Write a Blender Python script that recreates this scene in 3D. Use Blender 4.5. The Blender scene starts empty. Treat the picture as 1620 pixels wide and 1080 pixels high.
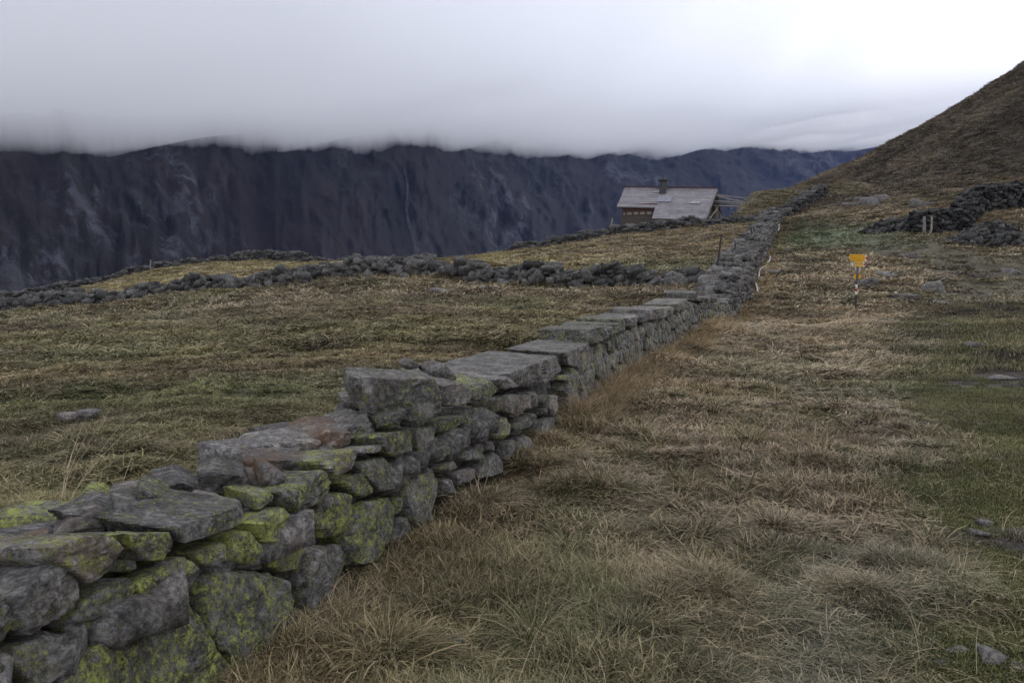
import bpy, math, random
import numpy as np
from mathutils import Vector, Matrix
R = math.radians
random.seed(7)
rng = np.random.default_rng(11)
scene = bpy.context.scene
col = scene.collection

# ------------------------------------------------------------------ camera
EYE = 1.6
F = 1260.0                      # focal length in pixels of the 1620 px wide photograph
PITCH = math.atan((540 - 430) / F)
cam_d = bpy.data.cameras.new('camera')
cam_d.lens = 28.0; cam_d.sensor_width = 36.0
cam_d.clip_start = 0.05; cam_d.clip_end = 9000
cam = bpy.data.objects.new('camera', cam_d)
col.objects.link(cam)
cam.location = (0, 0, EYE)
cam.rotation_euler = (math.pi / 2 - PITCH, 0, 0)
scene.camera = cam

# ------------------------------------------------------------------ sky, sun, exposure
SUN_EL, SUN_AZ = R(32), R(38)    # azimuth measured from +Y towards +X
world = bpy.data.worlds.new('World'); scene.world = world; world.use_nodes = True
nt = world.node_tree; N = nt.nodes; L = nt.links
for n in list(N): N.remove(n)
out = N.new('ShaderNodeOutputWorld'); bg = N.new('ShaderNodeBackground')
bg.inputs['Strength'].default_value = 0.1
sky = N.new('ShaderNodeTexSky'); sky.sky_type = 'NISHITA'; sky.sun_disc = False
sky.sun_elevation = SUN_EL; sky.sun_rotation = SUN_AZ
tc = N.new('ShaderNodeTexCoord')
nrm = N.new('ShaderNodeVectorMath'); nrm.operation = 'NORMALIZE'
L.new(tc.outputs['Generated'], nrm.inputs[0])
dot = N.new('ShaderNodeVectorMath'); dot.operation = 'DOT_PRODUCT'
sd = Vector((math.sin(SUN_AZ) * math.cos(SUN_EL), math.cos(SUN_AZ) * math.cos(SUN_EL), math.sin(SUN_EL)))
dot.inputs[1].default_value = sd
L.new(nrm.outputs[0], dot.inputs[0])
glow = N.new('ShaderNodeValToRGB')           # overcast brightness against the angle from the hidden sun
glow.color_ramp.interpolation = 'EASE'
e = glow.color_ramp.elements
e[0].position = 0.0; e[0].color = (0.93, 0.97, 1.10, 1)
e[1].position = 1.0; e[1].color = (3.2, 3.15, 3.1, 1)
for p, c in ((0.62, (0.96, 1.0, 1.15, 1)), (0.80, (1.2, 1.21, 1.30, 1)), (0.92, (2.3, 2.28, 2.28, 1))):
    x = e.new(p); x.color = c
L.new(dot.outputs['Value'], glow.inputs[0])
cn = N.new('ShaderNodeTexNoise'); cn.inputs['Scale'].default_value = 1.6
cn.inputs['Detail'].default_value = 4; cn.inputs['Roughness'].default_value = 0.45
mp = N.new('ShaderNodeMapping'); mp.inputs['Scale'].default_value = (1, 1, 3.2)
L.new(nrm.outputs[0], mp.inputs[0]); L.new(mp.outputs[0], cn.inputs['Vector'])
cm = N.new('ShaderNodeMapRange'); cm.inputs[1].default_value = 0.3; cm.inputs[2].default_value = 0.7
cm.inputs[3].default_value = 9.4; cm.inputs[4].default_value = 13.0
L.new(cn.outputs['Fac'], cm.inputs[0])
sc = N.new('ShaderNodeVectorMath'); sc.operation = 'SCALE'
L.new(glow.outputs['Color'], sc.inputs[0]); L.new(cm.outputs[0], sc.inputs['Scale'])
mx = N.new('ShaderNodeMix'); mx.data_type = 'RGBA'; mx.inputs[0].default_value = 0.94
L.new(sky.outputs[0], mx.inputs[6]); L.new(sc.outputs[0], mx.inputs[7])
L.new(mx.outputs[2], bg.inputs['Color']); L.new(bg.outputs[0], out.inputs[0])

sun_d = bpy.data.lights.new('sun', 'SUN'); sun_d.energy = 1.5; sun_d.angle = R(12); sun_d.color = (1, 0.95, 0.88)
sun = bpy.data.objects.new('sun', sun_d); col.objects.link(sun)
sun.rotation_euler = (-sd).to_track_quat('-Z', 'Y').to_euler()

scene.view_settings.view_transform = 'Standard'
scene.view_settings.look = 'None'
scene.view_settings.exposure = 0.0
scene.view_settings.gamma = 1.0
scene.view_settings.use_curve_mapping = False
scene.render.engine = 'CYCLES'
scene.cycles.use_denoising = True
scene.cycles.denoising_prefilter = 'NONE'
scene.cycles.max_bounces = 20
scene.cycles.diffuse_bounces = 3
scene.cycles.volume_bounces = 16
scene.cycles.transparent_max_bounces = 8

# ------------------------------------------------------------------ numeric helpers
CP, SP = math.cos(PITCH), math.sin(PITCH)
def ray(px, py):
    xc = (px - 810) / F; yc = -(py - 540) / F
    return np.array([xc, CP + SP * yc, -SP + CP * yc])
def P(px, py, Y):
    """world point seen at photograph pixel (px, py) at distance Y along +Y"""
    d = ray(px, py); t = Y / d[1]
    return np.array([d[0] * t, Y, EYE + d[2] * t])
def hash3(i, j, k):
    h = (i * 374761393 + j * 668265263 + k * 2147483647 + 1274126177) & 0xFFFFFFFF
    h = ((h ^ (h >> 13)) * 1274126177) & 0xFFFFFFFF
    h = ((h ^ (h >> 16)) * 2246822519) & 0xFFFFFFFF
    return ((h ^ (h >> 15)) & 0xFFFFFF) / float(0xFFFFFF)
def vnoise(p):
    p = np.asarray(p, float)
    i = np.floor(p).astype(np.int64); f = p - i
    u = f * f * f * (f * (f * 6 - 15) + 10)
    x, y, z = i[:, 0], i[:, 1], i[:, 2]
    r = 0
    for a in (0, 1):
        wa = u[:, 0] if a else 1 - u[:, 0]
        for b in (0, 1):
            wb = u[:, 1] if b else 1 - u[:, 1]
            for c in (0, 1):
                wc = u[:, 2] if c else 1 - u[:, 2]
                r = r + wa * wb * wc * hash3(x + a, y + b, z + c)
    return r * 2 - 1
def fbm(p, oct=4, rough=0.5):
    p = np.asarray(p, float); r = 0; a = 1.0; s = 0
    for o in range(oct):
        r = r + a * vnoise(p * (2.0 ** o) + 17.3 * o); s += a; a *= rough
    return r / s
def n2(x, y, sc, oct=4, seed=0.0, rough=0.5):
    return fbm(np.stack([x * sc, y * sc, np.full_like(x, seed)], 1), oct, rough)
def sstep(a, b, x):
    t = np.clip((x - a) / (b - a), 0, 1); return t * t * (3 - 2 * t)

# ------------------------------------------------------------------ wall lines (front edge on the ground, x over y)
MAIN = np.array([[-2.0, 0.0], [-1.05, 3.0], [0.52, 8.0], [1.78, 12.0], [3.2, 15.6], [6.6, 23.7], [8.6, 29], [10.9, 36], [16.0, 50], [19.0, 58], [23.0, 68]])
def main_x(y): return np.interp(y, MAIN[:, 1], MAIN[:, 0])
RUB = [(1128, 452, 32), (1060, 455, 31.6), (1000, 458, 31.5), (900, 457, 32), (760, 445, 34), (680, 438, 35.5), (600, 438, 37), (500, 447, 40), (380, 458, 43),
       (300, 463, 45), (180, 478, 47), (70, 487, 50), (-40, 506, 53)]
BND = [(1309, 312, 78), (1270, 332, 75), (1235, 350, 72), (1150, 356, 70), (1060, 362, 70), (980, 370, 70), (900, 385, 71), (835, 395, 73), (780, 404, 76),
       (690, 413, 80), (540, 416, 88), (440, 416, 91), (370, 416, 92), (280, 427, 92), (240, 432, 91), (150, 455, 88), (90, 464, 84), (0, 482, 78), (-80, 498, 74)]
RUIN = [(1448, 370, 49), (1475, 370, 49), (1530, 368, 49), (1541, 346, 51), (1560, 337, 52.5), (1613, 330, 54), (1680, 318, 56)]

# ------------------------------------------------------------------ terrain height
ctrl = []
for px, py, Y in RUB + BND + RUIN: ctrl.append(P(px, py, Y))
for px, py, Y in [(1165, 512, 23.9), (1190, 472, 29), (1197, 442, 36), (1216, 398, 50), (1225, 373, 58), (1240, 348, 68),
                  (1353, 492, 27), (1353, 442, 34), (1300, 400, 46), (1285, 370, 57), (1400, 470, 28), (1500, 472, 28), (1600, 482, 27),
                  (1600, 432, 36), (1500, 400, 42), (1410, 378, 47), (1600, 400, 42), (1560, 388, 44), (1700, 470, 30),
                  (1310, 276, 103), (1345, 262, 104), (1400, 233, 104), (1450, 206, 102), (1500, 177, 100), (1560, 139, 97), (1620, 101, 95), (1700, 50, 92),
                  (1340, 300, 88), (1400, 300, 78), (1500, 300, 63), (1500, 255, 76), (1600, 265, 68), (1600, 200, 78), (1700, 260, 66),
                  (1100, 420, 42), (1100, 385, 60), (1000, 405, 52), (900, 408, 52), (800, 412, 62),
                  (0, 490, 65), (0, 486, 72), (60, 471, 75), (100, 466, 77), (150, 460, 79), (240, 437, 82), (300, 429, 83), (400, 419, 83), (470, 418, 82), (70, 474, 66), (150, 466, 67), (240, 444, 70), (285, 438, 70), (370, 429, 68), (440, 425, 66), (540, 421, 64), (640, 420, 60),
                  (900, 480, 25), (700, 470, 27), (500, 485, 24), (300, 500, 30), (100, 520, 30), (-50, 540, 32), (600, 540, 12.5), (700, 520, 15)]:
    ctrl.append(P(px, py, Y))
for w in [(-0.9, 3.0, 0.02), (0, 3, 0), (2, 3, 0), (5, 4, 0), (-.3, 5.6, 0), (3, 6, 0), (6, 8, 0.02), (1.1, 8.4, 0), (4, 10, -.03), (8, 12, 0.05), (2.2, 11.9, 0.0), (3.7, 15.5, 0),
          (7, 16, 0), (11, 16, .1), (9, 22, .12), (14, 22, .3), (0, 0, 0), (3, -2, 0), (-1.4, 1.5, .02), (-2, -4, 0),
          (-2.6, 3.5, .28), (-1.8, 5, .3), (-1.5, 7, .3), (-4, 6, .24), (-6, 9, .22), (-1, 10, .36), (-3, 12, .36), (-8, 14, .2), (-14, 18, .05), (-4, 2, .25), (-6, -2, .2), (0.8, 14, .42), (3, 19, .5), (6, 26, .75)]:
    ctrl.append(np.array(w, float))
for w in [(17, 86, 6.2), (22, 84, 6.9), (12, 88, 5.0), (17, 100, 3), (10, 130, -9), (-20, 120, -10), (-60, 110, -14), (-100, 110, -30), (-90, 70, -8), (-70, 40, -4), (30, 130, 6),
          (60, 130, 18), (90, 120, 30), (100, 90, 34), (90, 60, 22), (60, 40, 7), (40, 10, 1.5), (90, 20, 8), (-40, 5, -1), (-80, 10, -5), (-100, 170, -60), (0, 180, -45), (80, 180, 10), (40, -20, 0), (-40, -20, -1), (-30, 200, -60), (140, 100, 45), (140, 40, 24), (140, 180, 30)]:
    ctrl.append(np.array(w, float))
ctrl = np.array(ctrl)
def _k(r2): return 0.5 * r2 * np.log(r2 + 1e-9)
_A = ctrl[:, :2] / 30.0
_n = len(_A)
_K = _k(((_A[:, None] - _A[None]) ** 2).sum(-1)) + np.eye(_n) * 2e-4
_Q = np.hstack([np.ones((_n, 1)), _A])
_M = np.block([[_K, _Q], [_Q.T, np.zeros((3, 3))]])
_w = np.linalg.solve(_M, np.concatenate([ctrl[:, 2], np.zeros(3)]))
def base_h(x, y):
    x = np.atleast_1d(np.asarray(x, float)); y = np.atleast_1d(np.asarray(y, float))
    o = np.empty_like(x)
    for s in range(0, len(x), 20000):
        a = np.stack([x[s:s + 20000], y[s:s + 20000]], 1) / 30.0
        k = _k(((a[:, None] - _A[None]) ** 2).sum(-1))
        o[s:s + 20000] = k @ _w[:_n] + _w[_n] + a @ _w[_n + 1:]
    return o
def path_mask(x, y):
    """1 on the trodden green path on the right"""
    c = np.interp(y, [0, 3, 5, 8, 12, 18, 27, 36, 42, 50, 60], [2.1, 2.5, 3.6, 5.2, 7.4, 10.6, 16.6, 23, 22.5, 20.5, 22.0])
    w = np.interp(y, [0, 5, 10, 20, 30, 45, 60], [0.9, 1.1, 1.5, 2.2, 3.0, 2.6, 2.0])
    wob = n2(x, y, 0.55, 3, 3.0) * 0.9 * w
    return 1 - sstep(0.65, 1.35, np.abs(x - c + wob) / w)
def hummock(x, y):
    d = np.sqrt(x * x + y * y)
    p = path_mask(x, y)
    a = n2(x, y, 1.5, 3, 5.0) * 0.085 + np.abs(n2(x * 0.55 + 0.35 * y, y, 2.2, 2, 9.0)) * 0.10 - .02
    b = n2(x * 0.4 + .2 * y, y, 0.9, 3, 21.0) * 0.22 * sstep(14, 45, d)
    c = n2(x, y, 0.16, 3, 31.0) * 0.5 * sstep(60, 95, d) * sstep(20, 60, x)
    return a * (1 - 0.75 * p) + b + c
def H(x, y):
    s = np.isscalar(x)
    x = np.atleast_1d(np.asarray(x, float)); y = np.atleast_1d(np.asarray(y, float))
    r = base_h(x, y) + hummock(x, y)
    return float(r[0]) if s else r
def ground_at(px, py, y0=1.5, y1=130):
    """first ground point seen at photograph pixel (px, py)"""
    ys = np.exp(np.linspace(math.log(y0), math.log(y1), 1500))
    d = ray(px, py); t = ys / d[1]
    dz = EYE + d[2] * t - H(d[0] * t, ys)
    i = int(np.argmax(dz < 0)) if (dz < 0).any() else 1499
    return np.array([d[0] * t[i], ys[i], float(H(d[0] * t[i], ys[i]))])

# ------------------------------------------------------------------ object helpers
def tag(o, label=None, cat=None, group=None, kind=None):
    if label: o['label'] = label
    if cat: o['category'] = cat
    if group: o['group'] = group
    if kind: o['kind'] = kind
    return o
def empty(name, loc):
    o = bpy.data.objects.new(name, None); o.empty_display_size = 0.2
    col.objects.link(o); o.location = loc; return o
def new_mesh(name, v, f, mats=None, smooth=False, attrs=None, fm=None):
    me = bpy.data.meshes.new(name)
    v = np.asarray(v, np.float32)
    if isinstance(f, np.ndarray):
        n, k = f.shape
        me.vertices.add(len(v)); me.vertices.foreach_set('co', v.ravel())
        me.loops.add(n * k); me.loops.foreach_set('vertex_index', f.astype(np.int32).ravel())
        me.polygons.add(n); me.polygons.foreach_set('loop_start', np.arange(n, dtype=np.int32) * k)
        me.update(calc_edges=True)
    else:
        me.from_pydata([tuple(map(float, q)) for q in v], [], [tuple(map(int, q)) for q in f])
    if smooth: me.polygons.foreach_set('use_smooth', np.ones(len(me.polygons), bool))
    for nme, arr in (attrs or {}).items():
        arr = np.asarray(arr, np.float32)
        if arr.ndim == 1:
            a = me.attributes.new(nme, 'FLOAT', 'POINT'); a.data.foreach_set('value', arr)
        else:
            a = me.attributes.new(nme, 'FLOAT_VECTOR', 'POINT'); a.data.foreach_set('vector', arr.ravel())
    for m in (mats or []): me.materials.append(m)
    if fm is not None: me.polygons.foreach_set('material_index', np.asarray(fm, np.int32))
    me.update(); return me
def add(name, me, parent=None, loc=None):
    o = bpy.data.objects.new(name, me); col.objects.link(o)
    if loc is not None: o.location = loc
    if parent is not None:
        o.parent = parent
        o.matrix_parent_inverse = Matrix.Translation(-Vector(parent.location))
    return o
class MB:
    """collects shapes, built as one mesh"""
    def __init__(s): s.v = []; s.f = []
    def poly(s, vs, fs):
        b = len(s.v); s.v += [tuple(map(float, q)) for q in vs]; s.f += [tuple(i + b for i in q) for q in fs]; return s
    def box(s, c, dx, dy, dz, ax=None):
        """box round c, half sizes, axes = rows of ax"""
        ax = np.eye(3) if ax is None else np.asarray(ax, float)
        c = np.asarray(c, float); vs = []
        for k in (-1, 1):
            for j in (-1, 1):
                for i in (-1, 1): vs.append(c + ax[0] * dx * i + ax[1] * dy * j + ax[2] * dz * k)
        return s.poly(vs, [(0, 2, 3, 1), (4, 5, 7, 6), (0, 1, 5, 4), (2, 6, 7, 3), (0, 4, 6, 2), (1, 3, 7, 5)])
    def tube(s, pts, rad, n=8, cap=True):
        pts = [np.asarray(p, float) for p in pts]; m = len(pts)
        rad = [rad] * m if np.isscalar(rad) else list(rad)
        vs = []; fs = []
        for i, p in enumerate(pts):
            t = pts[min(i + 1, m - 1)] - pts[max(i - 1, 0)]; t = t / (np.linalg.norm(t) + 1e-9)
            u = np.cross(t, [0.31, 0.2, 0.93]); u /= np.linalg.norm(u) + 1e-9; w = np.cross(t, u)
            for k in range(n):
                a = 2 * math.pi * k / n; vs.append(p + rad[i] * (math.cos(a) * u + math.sin(a) * w))
        for i in range(m - 1):
            for k in range(n): fs.append((i * n + k, i * n + (k + 1) % n, (i + 1) * n + (k + 1) % n, (i + 1) * n + k))
        if cap: fs += [tuple(range(n))[::-1], tuple((m - 1) * n + k for k in range(n))]
        return s.poly(vs, fs)
    def slab(s, quad, th):
        """thickened polygon: th is a vector added for the second face"""
        q = [np.asarray(a, float) for a in quad]; n = len(q); th = np.asarray(th, float)
        return s.poly(q + [a + th for a in q], [tuple(range(n)), tuple(range(2 * n - 1, n - 1, -1))] + [(i, i + n, (i + 1) % n + n, (i + 1) % n) for i in range(n)])
    def build(s, name, mat, parent=None, smooth=False):
        me = new_mesh(name, s.v, s.f, [mat], smooth)
        import bmesh
        bm = bmesh.new(); bm.from_mesh(me); bmesh.ops.recalc_face_normals(bm, faces=bm.faces); bm.to_mesh(me); bm.free()
        return add(name, me, parent)

# ------------------------------------------------------------------ materials
def mat(name):
    m = bpy.data.materials.new(name); m.use_nodes = True
    t = m.node_tree
    for n in list(t.nodes): t.nodes.remove(n)
    o = t.nodes.new('ShaderNodeOutputMaterial'); b = t.nodes.new('ShaderNodeBsdfPrincipled')
    t.links.new(b.outputs[0], o.inputs[0])
    b.inputs['Roughness'].default_value = 0.9
    b.inputs['Specular IOR Level'].default_value = 0.25
    return m, t, b, o
def node(t, typ, **kw):
    n = t.nodes.new(typ)
    for k, v in kw.items():
        if k in n.inputs: n.inputs[k].default_value = v
        else: setattr(n, k, v)
    return n
def noise(t, vec, scale, detail=4, rough=0.55, dist=0.0):
    n = node(t, 'ShaderNodeTexNoise', Scale=scale, Detail=detail, Roughness=rough, Distortion=dist)
    if vec is not None: t.links.new(vec, n.inputs['Vector'])
    return n.outputs['Fac']
def ramp(t, fac, stops, interp='LINEAR'):
    n = t.nodes.new('ShaderNodeValToRGB'); n.color_ramp.interpolation = interp
    el = n.color_ramp.elements
    while len(el) < len(stops): el.new(0.5)
    for x, (p, c) in zip(el, stops):
        x.position = p; x.color = (c, c, c, 1) if np.isscalar(c) else (*c, 1)
    t.links.new(fac, n.inputs[0]); return n.outputs['Color']
def mixc(t, fac, a, b, blend='MIX'):
    n = t.nodes.new('ShaderNodeMix'); n.data_type = 'RGBA'; n.blend_type = blend
    for s, v in ((0, fac), (6, a), (7, b)):
        if hasattr(v, 'is_linked') or hasattr(v, 'links'): t.links.new(v, n.inputs[s])
        else: n.inputs[s].default_value = v if s == 0 else (*v, 1)
    return n.outputs[2]
def maths(t, op, a, b=None, clamp=False):
    n = t.nodes.new('ShaderNodeMath'); n.operation = op; n.use_clamp = clamp
    for i, v in enumerate((a, b)):
        if v is None: continue
        if hasattr(v, 'links'): t.links.new(v, n.inputs[i])
        else: n.inputs[i].default_value = v
    return n.outputs[0]
def attr(t, name, typ='GEOMETRY'):
    n = t.nodes.new('ShaderNodeAttribute'); n.attribute_name = name; n.attribute_type = typ; return n
def bump(t, b, h, strength, dist):
    n = node(t, 'ShaderNodeBump', Strength=strength, Distance=dist)
    t.links.new(h, n.inputs['Height']); t.links.new(n.outputs[0], b.inputs['Normal'])
def position(t): return t.nodes.new('ShaderNodeNewGeometry').outputs['Position']
def scaled(t, vec, s, rot=(0, 0, 0)):
    n = t.nodes.new('ShaderNodeMapping'); n.inputs['Scale'].default_value = s; n.inputs['Rotation'].default_value = rot
    t.links.new(vec, n.inputs[0]); return n.outputs[0]

def rock_material(name, near=True):
    m, t, b, o = mat(name)
    pos = position(t)
    tint = attr(t, 'tint').outputs['Fac']; lich = attr(t, 'lichen').outputs['Fac']; rust = attr(t, 'rust').outputs['Fac']
    c = ramp(t, noise(t, pos, 5, 6, 0.65), [(0.28, (0.077, 0.072, 0.067)), (0.5, (0.170, 0.160, 0.147)), (0.72, (0.298, 0.282, 0.260))])
    lay = noise(t, scaled(t, pos, (1.5, 1.5, 9), (0.35, 0.5, 0.2)), 4, 6, 0.6)
    c = mixc(t, 0.55, c, ramp(t, lay, [(0.3, 0.45), (0.5, 0.8), (0.7, 1.1)]), 'MULTIPLY')
    sp = maths(t, 'ADD', maths(t, 'MULTIPLY', noise(t, pos, 34, 3, 0.6), 0.6), maths(t, 'MULTIPLY', noise(t, pos, 85, 3, 0.7), 0.4))
    c = mixc(t, 0.7, c, ramp(t, sp, [(0.41, 0.25), (0.5, 0.9), (0.585, 1.9)]), 'MULTIPLY')
    # dark crust lichen, brown staining, per-stone tone
    c = mixc(t, ramp(t, noise(t, pos, 14, 7, 0.7), [(0.52, 0.0), (0.62, 0.65)]), c, (0.05, 0.047, 0.045))
    br = maths(t, 'MULTIPLY', ramp(t, noise(t, pos, 4.5, 5, 0.6), [(0.42, 0.0), (0.6, 1.0)]), maths(t, 'ADD', maths(t, 'MULTIPLY', tint, 0.35), rust), True)
    c = mixc(t, br, c, mixc(t, noise(t, pos, 30, 3), (0.07, 0.042, 0.028), (0.20, 0.118, 0.066)))
    tn = maths(t, 'ADD', maths(t, 'MULTIPLY', tint, 0.62), 0.52)
    cmb = t.nodes.new('ShaderNodeCombineColor')
    for i in range(3): t.links.new(tn, cmb.inputs[i])
    c = mixc(t, 1.0, c, cmb.outputs[0], 'MULTIPLY')
    # pale grey crust
    c = mixc(t, ramp(t, noise(t, pos, 9, 8, 0.75), [(0.56, 0.0), (0.66, 0.6)]), c, (0.35, 0.335, 0.31))
    # map lichen: two scales so that patches have islands
    ln = maths(t, 'ADD', maths(t, 'MULTIPLY', noise(t, pos, 12, 4, 0.6), 0.26), maths(t, 'MULTIPLY', noise(t, pos, 46, 9, 0.9), 0.74))
    lt = maths(t, 'SUBTRACT', ln, maths(t, 'SUBTRACT', 0.573, maths(t, 'MULTIPLY', lich, 0.185)))
    lf = ramp(t, maths(t, 'MULTIPLY', lt, 18.0, True), [(0.0, 0.0), (0.8, 0.88)])
    lc = mixc(t, noise(t, pos, 55, 4, 0.7), (0.15, 0.155, 0.06), (0.48, 0.52, 0.11))
    c = mixc(t, lf, c, lc)
    t.links.new(c, b.inputs['Base Color'])
    b.inputs['Roughness'].default_value = 0.88
    hsum = maths(t, 'ADD', maths(t, 'MULTIPLY', noise(t, pos, 22, 8, 0.7), 1.0), maths(t, 'MULTIPLY', lay, 0.8))
    hsum = maths(t, 'ADD', hsum, maths(t, 'MULTIPLY', lf, 0.15))
    bump(t, b, hsum, 0.8, 0.022)
    return m
M = {}
M['rock'] = rock_material('gneiss_rock')
def plain(name, c, rough=0.8, var=0.25, scale=12, spec=0.25, stretch=None, bmp=0.0):
    m, t, b, o = mat(name); pos = position(t)
    v = scaled(t, pos, stretch) if stretch else pos
    f = noise(t, v, scale, 5, 0.6)
    k = ramp(t, f, [(0.25, 1 - var * 1.6), (0.75, 1 + var * 1.6)])
    t.links.new(mixc(t, 1.0, c, k, 'MULTIPLY'), b.inputs['Base Color'])
    b.inputs['Roughness'].default_value = rough; b.inputs['Specular IOR Level'].default_value = spec
    if bmp: bump(t, b, f, 0.5, bmp)
    return m
M['wood_dark'] = plain('dark_weathered_wood', (0.075, 0.058, 0.048), 0.8, 0.4, 6, stretch=(1, 1, 6), bmp=0.01)
M['wood_red'] = plain('red_brown_log_wood', (0.085, 0.042, 0.030), 0.8, 0.4, 6, stretch=(1, 1, 6))
M['wood_grey'] = plain('grey_weathered_wood', (0.20, 0.18, 0.165), 0.8, 0.35, 8, stretch=(5, 5, 1.2))
M['wood_pale'] = plain('pale_weathered_plank', (0.26, 0.22, 0.17), 0.8, 0.35, 8)
M['post'] = plain('old_fence_post_wood', (0.045, 0.038, 0.034), 0.85, 0.4, 20, stretch=(6, 6, 1), bmp=0.005)
M['white_paint'] = plain('white_paint', (0.62, 0.62, 0.60), 0.6, 0.1)
M['red_paint'] = plain('red_paint', (0.42, 0.025, 0.03), 0.6, 0.15)
M['sign_yellow'] = plain('yellow_sign_paint', (0.72, 0.36, 0.012), 0.5, 0.08)
M['sign_yellow_pale'] = plain('faded_yellow_sign_paint', (0.66, 0.38, 0.07), 0.55, 0.1)
M['sign_green'] = plain('green_sticker', (0.08, 0.30, 0.17), 0.5, 0.1)
M['black'] = plain('black_lettering', (0.03, 0.025, 0.02), 0.6, 0.1)
M['metal'] = plain('galvanised_pole', (0.07, 0.072, 0.076), 0.5, 0.2, 25)
M['hose'] = plain('white_plastic_hose', (0.42, 0.42, 0.40), 0.45, 0.1)
M['core'] = plain('wall_core_rubble', (0.07, 0.066, 0.062), 0.95, 0.5, 9, bmp=0.05)
M['slate_plank'] = plain('weathered_slate_board', (0.10, 0.105, 0.12), 0.75, 0.3, 15, stretch=(1, 6, 1), bmp=0.01)
M['earth'] = plain('dark_earth', (0.055, 0.04, 0.03), 0.95, 0.4, 15, bmp=0.03)
# ------------------------------------------------------------------ colour of the sward by place (dry straw, frost, moss, bare earth)
PAL = dict(straw=(0.41, 0.325, 0.215), frost=(0.40, 0.365, 0.30), gold=(0.33, 0.24, 0.13), olive=(0.21, 0.188, 0.085), green=(0.125, 0.13, 0.065),
           brown=(0.15, 0.11, 0.075), moss=(0.125, 0.135, 0.04), dirt=(0.072, 0.058, 0.048), heath=(0.088, 0.070, 0.050), yellow=(0.36, 0.30, 0.13), pale_green=(0.17, 0.21, 0.105))
PAL = {k: np.array(v) * 0.8 for k, v in PAL.items()}
def _mx(c, w, name): w = np.clip(w, 0, 1)[:, None]; return c * (1 - w) + PAL[name] * w
def side(x, y): return x - main_x(y)          # >0: on the path side of the long wall
_bl = np.array([P(*q)[:2] for q in BND]); _rl = np.array([P(*q)[:2] for q in RUB])
_bo = np.argsort(_bl[:, 0]); _ro = np.argsort(_rl[:, 0])
def bnd_y(x): return np.interp(x, _bl[_bo, 0], _bl[_bo, 1])
def rub_y(x): return np.interp(x, _rl[_ro, 0], _rl[_ro, 1])
def sward(x, y):
    n1 = n2(x, y, 0.45, 4, 1.0); nn2 = n2(x, y, 2.3, 4, 2.0); n3 = n2(x, y, 0.14, 3, 3.0)
    right = side(x, y) > 0
    d = np.sqrt(x * x + y * y)
    # right of the wall: straw with green and brown islands
    c = np.tile(PAL['straw'], (len(x), 1))
    c = _mx(c, sstep(0.0, 0.45, nn2) * 0.75, 'olive')
    c = _mx(c, sstep(0.05, 0.5, n1) * 0.6, 'green')
    c = _mx(c, sstep(0.1, 0.5, -nn2) * 0.4, 'brown')
    c = _mx(c, sstep(0.1, 0.5, -n1) * 0.4, 'gold')
    c = _mx(c, (1 - sstep(3.5, 7.5, y)) * 0.6 * sstep(-0.5, 0.3, n1), 'olive')
    c = _mx(c, (1 - sstep(3.5, 7.0, y)) * 0.55 * sstep(-0.2, 0.4, nn2), 'green')
    pm = path_mask(x, y); c0 = np.interp(y, [0, 3, 5, 8, 12, 18, 27], [2.1, 2.5, 3.6, 5.2, 7.4, 10.6, 16.6])
    edge = np.exp(-((x - c0 + 1.25 + 0.3 * n1) / 0.45) ** 2) * (1 - sstep(18, 26, y))
    c = _mx(c, edge * 0.38 * sstep(-.3, .3, nn2), 'frost')
    c = _mx(c, pm * np.interp(y, [0, 8, 12, 30], [.9, .85, .62, .55]), 'moss')
    c = _mx(c, pm * np.maximum(sstep(0.05, 0.4, n2(x, y, 0.9, 4, 8.0)), .5 * sstep(18, 26, y)) * 0.95, 'dirt')
    g = np.exp(-(((x - 20.5) / 3.6) ** 2 + ((y - 53) / 6.5) ** 2)); c = _mx(c, g * 1.3, 'pale_green')
    hill = sstep(56, 74, y + 0.25 * (x - 30)) * sstep(24, 32, x)
    c = _mx(c, hill * 0.9, 'heath')
    c = _mx(c, hill * sstep(0.1, 0.5, n1) * 0.5, 'brown')
    c = _mx(c, hill * sstep(0.05, 0.45, n3) * 0.45, 'straw')
    wb = np.exp(-(side(x, y) / 0.55) ** 2) * right
    c = _mx(c, wb * 0.6, 'gold')
    # left of the wall
    l = np.tile(PAL['olive'] * 0.88, (len(x), 1))
    l = _mx(l, sstep(-0.2, 0.5, n3) * 0.6, 'straw')
    l = _mx(l, sstep(0.0, 0.4, nn2) * 0.55, 'brown')
    l = _mx(l, sstep(0.1, 0.5, -n1) * 0.7, 'green')
    band = np.exp(-((y - (11.5 + 0.12 * x + 1.2 * n3)) / 1.3) ** 2); l = _mx(l, band * 0.5, 'gold')
    band = np.exp(-((y - (8.3 + 0.2 * n1)) / 1.0) ** 2) * sstep(-1.5, -3, x); l = _mx(l, band * 0.55, 'moss')
    slope = sstep(15, 19, y) * (1 - sstep(25, 33, y - 0.1 * x)); l = _mx(l, slope * sstep(-0.4, 0.3, n1) * 0.6, 'brown')
    bey = sstep(0.5, 3, y - rub_y(x))
    l = _mx(l, bey * 0.9, 'yellow'); l = _mx(l, bey * sstep(0, .4, n1) * 0.5, 'straw')
    up = bey * sstep(-2, 8, x); l = _mx(l, up * 0.6, 'straw'); l = _mx(l, up * sstep(0, .4, -nn2) * .5, 'brown')
    fr = np.exp(-((y - 41.5 - 1.5 * n1) / 2.6) ** 2) * sstep(2, 6, x); l = _mx(l, fr * 0.6, 'pale_green')
    nr = sstep(2.5, 0.6, y - bnd_y(x) + 3.0) * 0
    return np.where(right[:, None], c, l), pm, right

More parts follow.
